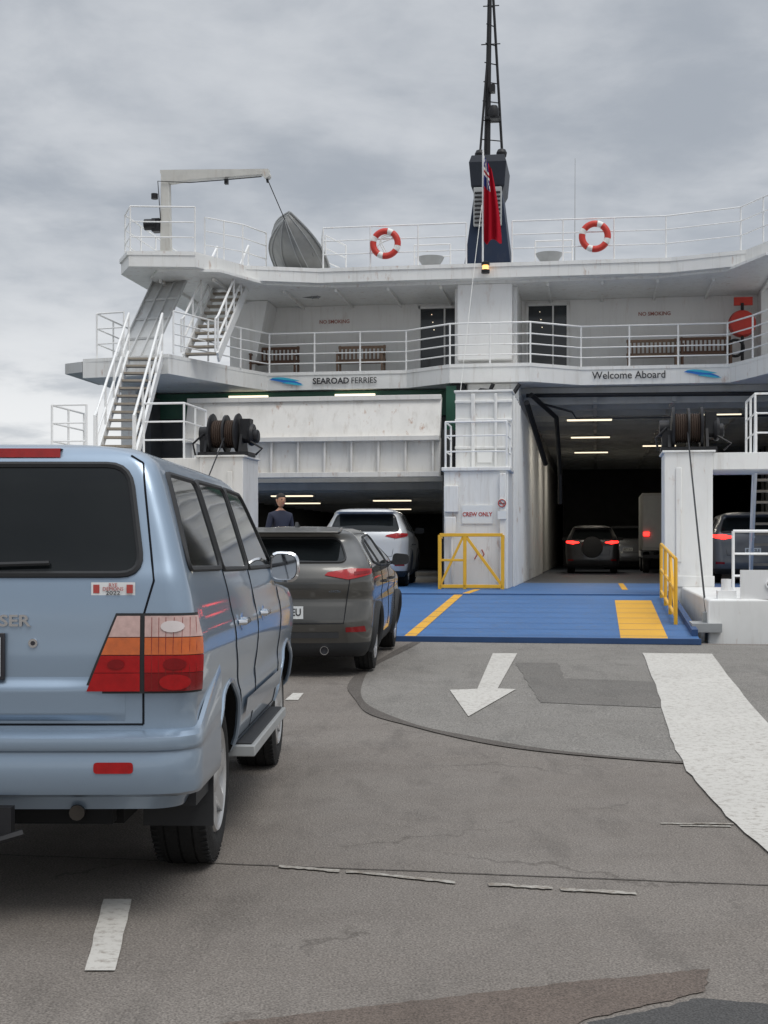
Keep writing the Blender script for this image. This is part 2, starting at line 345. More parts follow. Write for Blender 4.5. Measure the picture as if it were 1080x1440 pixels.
rs(-.1,.06,-14.37,-7.6,1); rs(2.8,3.42,-14.37,-8.6,1); rs(-3.45,-2.85,-14.37,-8.6,1)
b.box(-3.84,3.84,-14.46,-14.35,.19,.262,2)
for u in (-3.83,3.75): b.prism([(-14.0,.26),(-14.0,.36),(-7.6,D+.08),(-7.6,D)],rpz,u,u+.08,2)
for k in range(9):
    v=-14.1+k*.8; rs(-3.74,3.74,v,v+.018,3,.009)
b.box(-3.7,3.7,-7.56,-7.44,D-.02,D+.014,3)
for u in (3.98,-3.98): b.box(u-.2,u+.2,-13.6,-12.9,.3,.42,4); b.box(u-.04,u+.04,-13.3,-13.1,.42,.56,4)
mk(b,'ramp',['blue','yellow',mat('ramp_lip',(.02,.06,.16),.6,var=.3),mat('ramp_bar',(.03,.09,.22),.6,var=.3),'grey'],F,ang=25)
for q in ((0,.14,-7.3,-4.6),(3.0,3.12,-4.4,.7)):
    b=MB(); b.add([(q[0],q[2],D+.004),(q[1],q[2],D+.004),(q[1],q[3],D+.004),(q[0],q[3],D+.004)],[(0,1,2,3)]); mk(b,'deck_marking','yellow',F,smooth=False)
for sgn in (-1,1):
    b=MB(); u=sgn*3.62; vv=[-12.5,-11,-9.5,-8.0]
    f=lambda v:.25+(D-.255)*(v+14.4)/6.9
    for v in vv: b.tube([(u,v,f(v)),(u,v,f(v)+.95)],.028,8)
    for h in (.12,.5,.95): b.tube([(u,vv[0],f(vv[0])+h),(u,vv[-1],f(vv[-1])+h)],.026,8)
    b.beam((u,-12.45,f(-12.4)+.1),(u,-11.05,f(-11)+.9),.04,.05)
    mk(b,'ramp_railing','yelsteel',F)
b=MB(); b.box(-.67,.67,-4.1,-2.9,D,3.06); b.box(-.55,.67,-2.899,-.401,D,4.83); b.box(-.58,.70,-2.95,-.35,4.831,4.88); b.box(-.55,.67,-.4,44,D,4.83); b.box(-.55,.67,-.1,44,4.881,5.35)
b.box(-.72,.72,-4.15,-2.85,3.061,3.14)
for k in range(30): v=-2.5+k*.55; b.box(.671,.72,v,v+.09,D,4.8)
b.box(.50,.63,-4.2,-4.101,D,3.0); b.box(-.66,-.36,-4.22,-4.101,2.2,2.75); b.box(-.63,-.41,-4.26,-4.221,1.75,2.1)
b.tube([(-.5,-4.16,1.75),(-.5,-4.16,D)],.03)
for z in (3.6,4.2,4.6): b.box(-.56,.69,-2.96,-2.9,z,z+.06)
b.box(-.2,-.12,-2.98,-2.9,3.2,4.8); b.box(.3,.36,-2.97,-2.9,3.2,4.8); b.box(-.08,.26,-2.93,-2.9,3.3,3.55)
mk(b,'centre_casing','white',F,bevel=.012)
b=MB(); b.box(-.29,.35,-4.13,-4.101,1.96,2.34); mk(b,'warning_sign','plate',F)
text('sign_lettering','CREW ONLY',.118,(.03,-4.135,2.15),'signred',F,bold=.003,sx=.9)
b=MB(); b.lathe([(-4.125,.001),(-4.125,.09),(-4.10,.09),(-4.10,.001)],(.55,-.1,2.38),'y',20,0)
b.tube([(.55+.075*math.cos(t),-4.235,2.38+.075*math.sin(t)) for t in [2*math.pi*k/20 for k in range(20)]],.012,6,1,True)
b.tube([(.50,-4.235,2.43),(.60,-4.235,2.33)],.011,6,1); b.box(.49,.61,-4.24,-4.23,2.37,2.385,2); b.box(.46,.64,-4.24,-4.2,2.05,2.22,0)
mk(b,'no_smoking_sign',['plate','signred','ink'],F)
for x in (-.02,.12): b=MB(); b.tube([(x,-4.103,1.42),(x+.05,-4.103,1.32),(x-.01,-4.103,1.22)],.012,5); mk(b,'red_stencil','signred',F)
def railing(path,h=1.0,bars=(.33,.66),sp=1.2,r=.021,name='railing',m='rail',parent=F):
    b=MB(); P=[Vector(p) for p in path]
    for i in range(len(P)-1):
        L=(P[i+1]-P[i]).length; k=max(1,round(L/sp))
        for j in range(k+(1 if i==len(P)-2 else 0)):
            p=P[i].lerp(P[i+1],j/k); b.tube([p,p+Vector((0,0,h))],r*1.05,7)
    for q in list(bars)+[h]: b.tube([p+Vector((0,0,q)) for p in P],r if q==h else r*.8,7)
    return mk(b,name,m,parent)
railing([(-.64,-3.0,3.14),(-.64,-4.08,3.14),(.64,-4.08,3.14),(.64,-3.0,3.14)],.95,sp=1.3)
b=MB(); y=-4.45; x0,x1=-.72,.58; z0,z1=D+.06,D+1.12
for x in (x0,x1,x0+.52): b.box(x-.035,x+.035,y-.035,y+.035,D,z1)
b.beam((x0,y,z1),(x1,y,z1),.07,.07); b.beam((x0,y,z0),(x1,y,z0),.07,.07); b.beam((x0,y,D+.6),(x0+.5,y,D+.6),.05,.05)
b.beam((x0,y,z0),(x0+.5,y,z1),.045,.05); b.beam((x0+.52,y,z1),(x1,y,z0),.05,.06)
b.beam((x0,y,z1-.05),(x0,y+.35,z1-.05),.05,.05); b.beam((x1,y,z1-.05),(x1,y+.35,z1-.05),.05,.05)
mk(b,'safety_gate','yelsteel',F,bevel=.006)
b=MB(); b.box(-8.6,8.6,1.0,44,5.2,5.35,0)
for k in range(28): v=1.4+k*1.5; b.box(.75,8.6,v,v+.12,4.98,5.199,0)
for u in (2.4,4.3,6.2): b.box(u,u+.1,1.2,44,5.0,5.198,0)
b.box(-8.6,-.56,.2,44,3.05,3.2,0)
for k in range(20): v=.6+k*1.6; b.box(-8.6,-.56,v,v+.12,2.88,3.049,0)
mk(b,'deckhead','ceil',F,smooth=False)
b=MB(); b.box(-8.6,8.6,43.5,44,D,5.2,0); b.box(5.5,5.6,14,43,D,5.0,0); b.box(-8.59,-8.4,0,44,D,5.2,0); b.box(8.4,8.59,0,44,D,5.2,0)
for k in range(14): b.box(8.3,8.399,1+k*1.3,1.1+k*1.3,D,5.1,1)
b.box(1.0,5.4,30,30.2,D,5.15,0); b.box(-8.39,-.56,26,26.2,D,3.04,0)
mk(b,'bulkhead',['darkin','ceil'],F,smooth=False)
def lamp(u,v,w,l,e=0,parent=F):
    b=MB(); b.box(u-l/2,u+l/2,v-.1,v+.1,w-.05,w,0); b.box(u-l/2-.04,u+l/2+.04,v-.13,v+.13,w-.02,w+.03,1); mk(b,'ceiling_light',['lamp','grey'],parent,smooth=False)
    if e:
        a=bpy.data.lights.new('ceiling_light_glow','AREA'); a.shape='RECTANGLE'; a.size=l; a.size_y=.2; a.energy=e; a.color=(1,.92,.78); o=bpy.data.objects.new('ceiling_light_glow',a); col.objects.link(o); o.parent=parent; o.location=(u,v,w-.07)
for v,e_ in ((5,40),(11,40),(18,40)): lamp(2.3,v,4.95,1.2,e_)
lamp(5.6,4,4.95,1.2,30); lamp(4.6,15,4.95,1.1)
for u,v,e_ in ((-5.5,3,30),(-3.4,7,30),(-1.8,12,0),(-4.6,16,30),(-6.5,9,0)): lamp(u,v,2.86,1.1,e_)
b=MB()
b.tube([(.95,.2,5.1),(1.5,1.8,4.7),(1.55,3.5,3.4),(1.55,3.6,2.6)],.06,8); b.tube([(.85,0,4.9),(1.2,2.6,3.6)],.07,8); b.tube([(.8,.8,5.15),(8.0,.85,5.1)],.05,8)
b.tube([(1.2,.9,4.95),(1.9,.9,4.75),(2.0,1.0,4.6),(8.3,1.0,4.6)],.03,6)
b.tube([(-.45,-.5,4.95),(-.2,-.55,5.16),(.3,-.55,5.1),(.5,-.5,4.95)],.04,8); b.box(-.9,-.6,-.2,.1,4.9,5.33); b.tube([(-.1,-.45,4.9),(.1,-.5,5.3)],.05,8); b.tube([(.45,-.4,4.9),(.7,-.3,5.3)],.05,8)
mk(b,'hydraulic_pipes','black',F)
b=MB()
b.prism([(-1.5,4.0),(-1.15,4.95),(-1.0,4.95),(-1.3,4.0)],rpz,-7.1,-1.05,0)
b.prism([(-1.48,3.08),(-1.42,3.99),(-1.22,3.99),(-1.28,3.08)],rpz,-7.1,-1.05,0)
b.box(-7.1,-1.05,-1.6,-1.49,3.08,3.2,0); b.box(-7.1,-1.05,-1.62,-1.42,3.91,4.02,0); b.box(-7.1,-1.05,-1.25,-1.1,4.88,4.99,0)
for k in range(10): u=-6.9+k*.63; b.prism([(-1.57,3.2),(-1.53,3.91),(-1.43,3.91),(-1.48,3.2)],rpz,u,u+.05,0)
mk(b,'stern_door',['rusty'],F,bevel=.008)
b=MB(); b.box(-8.5,-.95,.75,.85,4.7,5.33); b.box(-1.04,-.80,-.25,.3,4.2,5.3)
mk(b,'green_girder','green',F)
for u in (-3.4,-6.1): b=MB(); b.box(u-.5,u+.5,.66,.74,5.2,5.25); mk(b,'ceiling_light','lamp',F,smooth=False)
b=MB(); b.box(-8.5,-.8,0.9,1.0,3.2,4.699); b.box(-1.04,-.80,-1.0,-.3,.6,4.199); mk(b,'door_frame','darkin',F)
half2=[(0,-.35),(.95,-.3),(2.1,.6),(5.6,.6),(6.05,-.4),(7.0,-3.0),(8.0,-2.7),(9.2,-2.5),(9.3,.5)]
poly2=[(-u,v) for u,v in half2[::-1][:-1]]+half2+[(9.0,20),(-9.0,20)]
b=MB(); b.plan(poly2,5.36,5.78)
b.plan([(-u,v-.02 if u<9 else v) for u,v in half2[::-1][:-1]]+[(u,v-.02) for u,v in half2]+[(9.0,2),(-9.0,2)],5.72,5.80)
mk(b,'passenger_deck','white',F,smooth=False)
half3=[(0,.1),(4.2,.1),(5.85,-.5),(6.6,-2.2),(8.1,-2.5),(8.6,-1.6),(8.6,10)]
poly3=[(-u,v) for u,v in half3[::-1][:-1]]+half3
b=MB(); b.plan(poly3,7.9,8.22); b.plan([(u*1.004,v-.025) for u,v in poly3],8.16,8.25)
b.plan([(u*.93,v+.35 if v<5 else v) for u,v in poly3],7.84,7.899)
for k in range(13): u=-7.8+k*1.3; b.box(u,u+.06,.6 if abs(u)<5.6 else -1.2,3,7.76,7.839)
mk(b,'upper_deck','white',F,smooth=False)
b=MB(); yw=3.0
def wallseg(u0,u1,z0,z1): b.box(u0,u1,yw,yw+.15,z0,z1)
dr=[(-2.13,-1.01),(.68,1.80)]
wallseg(-6.9,-2.13,5.78,7.84); wallseg(-1.01,.68,5.78,7.84); wallseg(1.80,6.9,5.78,7.84)
for a,c in dr: wallseg(a,c,7.78,7.84)
b.box(-6.9,-6.75,3.15,20,5.78,7.84); b.box(6.75,6.9,3.15,20,5.78,7.84); b.box(-8.5,8.5,20,20.2,5.3,8.2)
b.prism([(-6.9,5.79),(-6.3,5.79),(-5.9,7.83),(-6.9,7.83)],lambda p,a:(p[0],a,p[1]),1.9,3.0)
b.prism([(6.9,5.79),(6.5,5.79),(6.5,7.83),(6.9,7.83)],lambda p,a:(p[0],a,p[1]),2.2,3.0)
mk(b,'superstructure_wall','whiteclean',F,bevel=.01)
b=MB(); b.box(-.95,.58,.9,3.0,5.78,7.84); b.box(-.85,.48,.5,.9,6.0,7.84); mk(b,'casing_column','whiteclean',F,bevel=.02)
for a,c in dr:
    b=MB()
    for x in (a,c-.07): b.box(x,x+.07,yw-.04,yw+.1,5.78,7.78)
    b.box(a,c,yw-.04,yw+.1,7.70,7.779); b.box((a+c)/2+.12,(a+c)/2+.16,yw-.01,yw+.08,5.8,7.7)
    d=mk(b,'door',['whiteclean'],F)
    b=MB(); b.box(a+.07,c-.07,yw+.03,yw+.06,5.8,7.7); mk(b,'door_glass','doorglass',d,smooth=False)
    for k in range(3):
        b=MB(); b.lathe([(yw+.015,.001),(yw+.015,.012),(yw+.025,.012)],((a+c)/2-.2+.03*k,0,7.55-.2*k),'y',8); mk(b,'door_lamp','lamp',d)
M['faintred']=mat('faded_red',(.40,.16,.13),.6)
text('lettering','NO SMOKING',.135,(-4.35,yw-.012,7.42),'faintred',F,bold=.002,sx=.95); text('lettering','NO SMOKING',.135,(3.95,yw-.012,7.42),'faintred',F,bold=.002,sx=.95)
text('lettering','SEAROAD',.205,(-3.98,.56,5.56),'ink',F,sx=1.0,bold=.005); text('lettering','FERRIES',.205,(-3.155,.56,5.56),'ink',F,sx=.93,bold=.001)
text('lettering','Welcome Aboard',.25,(3.25,.56,5.57),'ink',F,sx=.95,bold=.002)
for u in (-5.12,4.95):
    b=MB()
    def sw(x0,x1,zc,amp,th,mi,off):
        N=14; top=[];bot=[]
        for i in range(N+1):
            t=i/N; x=x0+(x1-x0)*t; zz=zc+amp*math.cos(t*math.pi); h=th*math.sin(math.pi*t)**.8
            top.append((x,.565+off,zz+h)); bot.append((x,.565+off,zz-h*.3))
        b.add(top+bot,[(i,i+1,N+2+i,N+1+i) for i in range(N)],mi)
    sw(u-.42,u+.42,5.56,.06,.09,0,0); sw(u-.38,u+.36,5.62,.035,.045,1,-.004); sw(u-.1,u+.46,5.50,.03,.04,1,-.008)
    mk(b,'company_emblem',['logoblue','logocyan'],F,smooth=False,fix=False)
rl2=[(-6.9,-2.95),(-6.02,-.38),(-5.55,.65),(-2.12,.65),(-.95,-.24),(.95,-.24),(2.12,.65),(5.55,.65),(6.02,-.38),(6.9,-2.95)]
railing([(u,v,5.8) for u,v in rl2],.97,(.22,.46,.7),1.25)
railing([(-8.9,-.2,5.8),(-8.9,-2.4,5.8),(-8.2,-2.55,5.8)],1.05,(.35,.7)); railing([(8.9,-.2,5.8),(8.9,-2.4,5.8),(6.9,-2.85,5.8)],1.05,(.35,.7))
railing([(-4.35,1.3,8.25),(-4.1,.2,8.25),(-.6,.18,8.25)],1.0,(.35,.68),1.3)
railing([(.5,.18,8.25),(4.1,.2,8.25),(5.75,-.4,8.25),(6.55,-2.1,8.25),(8.1,-2.4,8.25),(8.5,-1.6,8.25),(8.5,5,8.25)],1.0,(.35,.68),1.2)
railing([(-8.5,3,8.25),(-8.5,-1.6,8.25),(-8.1,-2.4,8.25),(-6.65,-2.1,8.25)],1.05,(.35,.7),1.2)
railing([(-6.65,-1.3,8.25),(-5.95,-.45,8.25),(-5.6,.5,8.25)],1.0,(.35,.68),.7)
railing([(-4.2,1.0,8.25),(-3.9,2.2,8.25)],1.0,(.35,.68),.9); railing([(1.0,1.3,8.25),(1.9,1.3,8.25)],.75,(.45,),.9,name='vent_frame'); railing([(-2.0,1.3,8.25),(-1.1,1.3,8.25)],.75,(.45,),.9,name='vent_frame')
M['tread']=mat('stair_tread',(.33,.29,.24),.8,var=.3,vs=9)
def stairs(p0,p1,w,nst,name='staircase',hr=.95):
    b=MB(); p0=Vector(p0);p1=Vector(p1); d=p1-p0; h=Vector((d.x,d.y,0)).normalized(); r=Vector((h.y,-h.x,0))
    for sg in (-1,1):
        o=r*sg*w/2; b.beam(p0+o,p1+o,.05,.24,0)
        for q in (hr,hr*.5): b.tube([p0+o+Vector((0,0,q)),p1+o+Vector((0,0,q))],.028,7,0)
        for k in range(5): p=p0.lerp(p1,k/4)+o; b.tube([p,p+Vector((0,0,hr))],.024,7,0)
        b.tube([p0+o+Vector((0,0,hr)),p0+o-h*.22+Vector((0,0,hr-.1)),p0+o-h*.22+Vector((0,0,.1))],.026,7,0)
    for k in range(nst):
        c=p0.lerp(p1,(k+.5)/nst); a=c-r*(w/2-.03); e=c+r*(w/2-.03); b.beam(a,e,.24,.045,1)
    return mk(b,name,['rail','tread'],F)
stairs((-6.80,-7.0,3.17),(-7.55,-2.95,5.78),.75,13); stairs((6.45,-7.3,3.17),(7.45,-2.95,5.78),.85,13)
stairs((-6.45,-2.3,5.8),(-6.45,.5,8.0),.8,11)
stairs((6.1,-3.4,D),(5.9,-6.2,3.05),.9,12)
M['screen']=mat('screen_shaded_grey',(.50,.51,.51),.5,var=.1,vs=2,streak=.4,rust=.3)  # pale panel greyed down: its shade is put into the colour
for sg in (-1,1):
    b=MB(); A=Vector((sg*8.45,-2.3,5.8));B=Vector((sg*7.55,-2.5,5.8));C=Vector((sg*7.2,-.9,7.88));E=Vector((sg*8.1,-.7,7.88)); off=Vector((0,.08,0))
    b.add([A,B,C,E,A+off,B+off,C+off,E+off],[(0,1,2,3),(4,5,6,7),(0,1,5,4),(1,2,6,5),(2,3,7,6),(3,0,4,7)])
    for k in range(4): t=k/3; b.beam(A.lerp(B,t)-off*.4,E.lerp(C,t)-off*.4,.03,.07)
    for t in (.25,.5,.75): b.beam(A.lerp(E,t)-off*.3,B.lerp(C,t)-off*.3,.03,.05)
    b.plan([(sg*9.21,-2.5),(sg*9.75,-2.2),(sg*9.75,0),(sg*9.31,0)],5.5,5.74)
    mk(b,'side_screen','screen',F,smooth=False)
for sg in (-1,1):
    b=MB(); o_=.42 if sg<0 else 0
    def bx(a,c,*r): b.box(min(sg*a,sg*c),max(sg*a,sg*c),*r)
    bx(3.7+o_,4.55+o_,-7.5,-6.3,D-.3,3.17); bx(4.551+o_,8.0,-7.48,-5.6,2.86,3.165); bx(7.7,8.3,-7.3,-6.3,.7,2.859)
    bx(3.66+o_,4.6+o_,-7.54,-6.28,3.171,3.21); bx(3.68+o_,4.58+o_,-7.52,-7.501,.75,.95)
    if sg<0: bx(4.551+o_,7.69,-7.2,-7.0,.7,2.859)
    bx(3.9+o_,4.0+o_,-7.53,-7.5005,1.2,2.9)
    mk(b,'winch_pillar','rusty' if sg<0 else 'white',F,bevel=.015)
    railing([(sg*5.3,-5.9,3.17),(sg*5.3,-7.4,3.17),(sg*6.1,-7.4,3.17)],1.05,(.35,.7),.9)
    railing([(sg*7.25,-7.4,3.17),(sg*7.95,-7.4,3.17),(sg*7.95,-5.7,3.17)],1.05,(.35,.7),.9)
    railing([(sg*4.45,-12.3,.75),(sg*8.8,-11.8,.75)],.95,(.3,.62),1.0)
    b=MB(); cx=sg*(4.15+o_); cz=3.21+.44; cy=-7.0
    b.box(cx-.5,cx+.5,cy-.28,cy+.28,3.21,3.29,0)
    for x in (-.36,.32): b.prism([(-.3,3.29),(.3,3.29),(.1,cz+.1),(-.1,cz+.1)],lambda p,a:(a,cy+p[0],p[1]),cx+x-.02,cx+x+.03,0)
    b.lathe([(-.3,.001),(-.3,.38),(-.26,.40),(-.25,.38),(-.25,.2),(-.24,.2)],(cx,cy,cz),'x',24,0); b.lathe([(.2,.2),(.21,.2),(.21,.38),(.25,.40),(.26,.38),(.26,.001)],(cx,cy,cz),'x',24,0)
    b.lathe([(-.02,.2),(-.02,.37),(.02,.37),(.02,.2)],(cx,cy,cz),'x',24,0)
    for k in range(11): b.lathe([(-.235+k*.04,.25),(-.225+k*.04,.27),(-.205+k*.04,.27),(-.195+k*.04,.25)],(cx,cy,cz),'x',20,1)
    b.lathe([(-.25,.15),(-.25,.25),(.21,.25),(.21,.15)],(cx,cy,cz),'x',24,1)
    b.lathe([(.3,.001),(.3,.13),(.62,.13),(.64,.1),(.64,.001)],(cx,cy,cz-.05),'x',16,0); b.lathe([(-.52,.001),(-.52,.15),(-.34,.15),(-.34,.001)],(cx,cy,cz),'x',16,0)
    b.lathe([(.45,.001),(.45,.2),(.5,.22),(.55,.2),(.55,.001)],(cx,cy,cz-.02),'x',16,0); b.box(cx-.48,cx-.3,cy-.2,cy+.1,cz-.35,cz-.05)
    b.tube([(cx+.5,cy-.15,cz-.15),(cx+.75,cy-.2,cz-.3),(cx+.62,cy-.2,3.23)],.022,6,0); b.tube([(cx-.4,cy-.2,cz),(cx-.6,cy-.25,cz-.2),(cx-.55,cy-.25,3.23)],.022,6,0)
    b.box(cx+.3,cx+.5,cy-.15,cy+.1,cz-.1,cz+.28,0)
    mk(b,'winch',['black','rope'],F)
    b=MB(); b.tube([(sg*(4.12+o_),-7.3,3.55),(sg*4.0,-13.2,.5)],.014,6); mk(b,'hoist_wire','black',F)
FX=-.27
b=MB()
def fr(z,w0,d0,y0): return [(FX-w0,y0-d0,z),(FX+w0,y0-d0,z),(FX+w0,y0+d0,z),(FX-w0,y0+d0,z)]
lv=[fr(8.25,.66,.8,3.2),fr(8.8,.58,.75,3.2),fr(10.6,.36,.6,3.3),fr(10.75,.43,.7,3.25),fr(11.35,.48,.75,3.25),fr(11.55,.42,.66,3.25)]
vs=[v for L in lv for v in L]; fs=[(0,1,2,3)[::-1],[len(vs)-4+i for i in range(4)]]
for i in range(len(lv)-1): fs+=[(i*4+k,i*4+(k+1)%4,i*4+4+(k+1)%4,i*4+4+k) for k in range(4)]
b.add(vs,fs,0)
for i in range(len(b.m)):
    if i>=10: b.m[i]=3
b.add([(FX-.36,2.45,9.7),(FX+.36,2.45,9.7),(FX+.36,2.5,10.7),(FX-.36,2.5,10.7),(FX-.36,2.8,9.7),(FX+.36,2.8,9.7),(FX+.36,2.8,10.7),(FX-.36,2.8,10.7)],[(0,1,2,3),(0,4,5,1),(1,5,6,2),(2,6,7,3),(3,7,4,0)],1)
for k in range(8): z=9.78+k*.11; b.beam((FX-.33,2.44+k*.006,z),(FX+.33,2.44+k*.006,z),.05,.05,2)
mk(b,'funnel',['navy','grey','black','navydk'],F,bevel=.015,smooth=False)
b=MB(); b.tube([(-.1,3.2,11.5),(.0,3.2,17.5)],[.09,.045],10); b.tube([(.3,3.4,11.5),(.06,3.2,15.9)],.035,8); b.tube([(-.28,3.0,11.5),(-.04,3.2,14.8)],.03,8)
for k in range(9): z=12.1+k*.5; t=(z-11.6)/4.3; b.tube([(-.28+.22*min(1,t),3.1,z),(.3-.24*t,3.35,z)],.015,6)
b.box(-.15,.25,3.0,3.4,12.6,12.66); b.lathe([(12.66,.001),(12.66,.13),(12.8,.15),(12.95,.1),(12.98,.001)],(.08,3.1,0),'z',14)
b.box(-.02,.12,3.0,3.2,13.3,13.5); b.tube([(-.25,3.2,14.6),(.25,3.2,14.6)],.015,6); b.tube([(-.2,3.2,15.6),(.22,3.2,15.6)],.015,6)
for x in (-.26,.3): b.lathe([(11.53,.001),(11.57,.12),(11.68,.14),(11.76,.1),(11.8,.001)],(x,2.95,0),'z',14)
mk(b,'mast','black',F,loc=(FX+.03,0,0))
b=MB(); b.tube([(1.95,2.0,8.25),(1.96,2.0,11.2)],[.014,.006],6); mk(b,'whip_antenna','grey',F)
for u in (-1.55,1.35):
    b=MB(); b.lathe([(8.25,.001),(8.25,.09),(8.36,.10),(8.40,.2),(8.55,.30),(8.62,.33),(8.62,.28),(8.52,.22),(8.5,.001)],(u,1.0,0),'z',20); mk(b,'deck_vent','grey',F)
b=MB(); b.lathe([(7.98,.001),(7.98,.10),(8.06,.10),(8.06,.07),(8.07,.07)],(-.12,-.06,0),'z',14,0); b.lathe([(8.07,.001),(8.07,.07),(8.17,.07),(8.17,.001)],(-.12,-.06,0),'z',14,1); b.lathe([(8.171,.001),(8.171,.1),(8.24,.1),(8.26,.05),(8.26,.001)],(-.12,-.06,0),'z',14,0)
mk(b,'stern_light',['black','lampo'],F)
b=MB(); b.lathe([(2.05,.001),(2.08,.3),(2.25,.34),(2.3,.34)],(6.05,0,7.0),'y',22,0); b.tube([(5.85+.2*math.cos(t),1.9,6.35+.2*math.sin(t)) for t in [2*math.pi*k/20 for k in range(20)]],.035,7,1,True); b.box(5.85,6.3,2.2,2.28,7.45,7.65,0); b.tube([(6.05,2.2,5.8),(6.05,2.2,7.5)],.04,8,1)
mk(b,'fire_hose_reel',['red','black'],F)
# ---- things standing on the ferry
def place(name,u,v,w,rot=0,**kw): return empty(name,FW(u,v,w),-TH+rot,**kw)
b=MB()
for k in range(8):
    a0=k*math.pi/4; wh=(k%2==0); ts=(a0-.2,a0+.2) if wh else (a0-math.pi/4+.2,a0+math.pi/4-.2)
    b.tube([(.30*math.cos(ts[0]+(ts[1]-ts[0])*i/8),0,.30*math.sin(ts[0]+(ts[1]-ts[0])*i/8)) for i in range(9)],.078,12,1 if wh else 0)
ring_me=None
for i,(u,v) in enumerate(((-2.55,.1),(2.45,.08))):
    if ring_me is None:
        o=mk(b,'life_ring',['red','ringwhite'],None); ring_me=o.data
    else: o=bpy.data.objects.new('life_ring',ring_me); col.objects.link(o)
    o.location=FW(u,v,8.25+.55); o.rotation_euler=(0,rad(22.5),-TH); o['label']='red and white life ring hanging on the upper deck railing'; o['category']='life ring'; o['group']='life rings on the upper railing'
    if i==0:
        c=MB(); c.tube([(.13*math.sin(a*2.3)-.02,-.02,.25*math.cos(a)) for a in [k*.35 for k in range(30)]],.014,6); mk(c,'coiled_line','ringwhite',o)
for u,v,m in ((-5.75,2.0,'wood'),(-3.5,2.1,'wood2'),(3.85,2.1,'wood2'),(5.15,1.9,'wood')):
    e=place('bench',u,v,5.8,label='slatted brown wooden bench on the passenger deck' if m=='wood' else 'paler slatted wooden bench on the passenger deck',category='bench',group='benches on the passenger deck')
    b=MB()
    for k in range(4): b.box(-.62,.62,-.2+k*.11,-.12+k*.11,.40,.43)
    mk(b,'seat',m,e)
    b=MB(); b.box(-.62,.62,.22,.26,.80,.87); b.box(-.62,.62,.22,.26,.48,.53)
    for k in range(12): b.box(-.6+k*.105,-.555+k*.105,.225,.255,.53,.80)
    mk(b,'backrest',m,e)
    for x in (-.6,.56):
        b=MB(); b.box(x,x+.05,-.22,-.16,0,.62); b.box(x,x+.05,.2,.27,0,.88); b.box(x-.01,x+.06,-.25,.22,.621,.66); mk(b,'leg',m,e)
e=place('flag_on_staff',-.19,.0,8.0,label='red ensign hanging limp from a short staff at the stern railing',category='flag')
b=MB(); b.tube([(0,0,0),(.0,.1,2.95)],.022,8); mk(b,'staff','whiteclean',e)
def fl(s,t):
    wd=.14+.28*math.sin(min(1,.1+t*.8)*math.pi*.5)
    z=2.80-2.05*t-.35*s*(1-t)+.06*math.sin(s*9+t*3)*t
    return (.03+s*wd,.07-.07*math.cos(s*14+t*1.5)*(.4+t)-.06,z)
b=MB(); b.grid(28,30,fl,0)
for i in range(len(b.m)):
    r,c=divmod(i,28)
    if r<11 and c<14: b.m[i]= 1 if not (abs(r-5)<=1 or abs(c-7)<=1 or abs((r-5)*1.3-(c-7))<1) else (0 if (r==5 or c==7) else 2)
mk(b,'flag',['flagred','flagblue','ringwhite'],e,ang=80,fix=False)
b=MB(); b.tube([(-.02,-.05,1.6),(-.2,-.8,-.6),(-.4,-1.4,-3.0)],.008,5); mk(b,'halyard','ringwhite',e)
e=place('davit_crane',-7.4,-1.9,8.25,label='grey white davit crane with horizontal arm on the upper deck',category='crane')
b=MB(); b.prism([(-.12,0),(.12,0),(.08,1.9),(-.10,1.9)],lambda p,a:(p[0],a,p[1]),-.1,.1); b.box(-.2,.2,-.2,.2,0,.08); mk(b,'post','palegrey',e,bevel=.01)
b=MB(); b.prism([(-.12,1.9),(.09,1.66),(.6,1.72),(2.45,1.78),(2.45,1.89),(-.12,1.97)],lambda p,a:(p[0],a,p[1]),-.102,.099); b.lathe([(-.12,.001),(-.12,.08),(.11,.08),(.11,.001)],(2.4,0,1.76),'y',14); mk(b,'arm','palegrey',e)
b=MB(); b.box(-.32,-.13,-.12,.12,.55,.85); b.lathe([(-.4,.001),(-.4,.13),(-.13,.13),(-.13,.001)],(-.1,-.05,.72),'x',14); b.tube([(2.4,0,1.7),(2.42,0,1.6)],.03,6); b.box(1.4,1.48,-.05,.05,1.6,1.72); b.lathe([(0,.001),(0,.08),(.12,.08),(.12,.001)],(-.25,-.1,1.3),'z',12)
b.tube([(-.1,-.12,.8),(-.16,-.14,1.7),(.6,-.13,1.64),(1.4,-.12,1.67),(2.3,-.12,1.71)],.012,5)
mk(b,'winch_gear','black',e)
def hull(mb,L=2.4,B=.80,H=.62,mi=0):
    ns=18; npt=15; vs=[]
    for i in range(ns+1):
        t=i/ns; bb=B*(1-max(0,(t-.35)/.65)**2.6)*(.9+.1*min(1,t*3)); bb=max(bb,.012); kz=H*(.75*max(0,(t-.55)/.45)**2.2); gz=H*(1+.22*t*t)
        for j in range(npt):
            q=-1+2*j/(npt-1); a=abs(q)
            if a<.55: x=q/.55*bb*.72; z=kz+(gz-kz)*.22*(a/.55)**1.3
            else: k=(a-.55)/.45; x=math.copysign(bb*(.72+.28*k**.7),q); z=kz+(gz-kz)*(.22+.78*k)
            vs.append((x,-L*t+L/2,z))
    fs=[(i*npt+j,i*npt+j+1,(i+1)*npt+j+1,(i+1)*npt+j) for i in range(ns) for j in range(npt-1)]; fs.append(list(range(npt)))
    mb.add(vs,fs,mi); return vs,ns,npt
e=empty('dinghy',FW(-5.12,.6,8.42),0,label='grey aluminium dinghy hanging tilted from the davit wire',category='boat')
e.rotation_euler=(Matrix.Rotation(rad(24),3,'Y')@Matrix.Rotation(-TH+rad(-14),3,'Z')@Matrix.Rotation(rad(-20),3,'X')).to_euler()
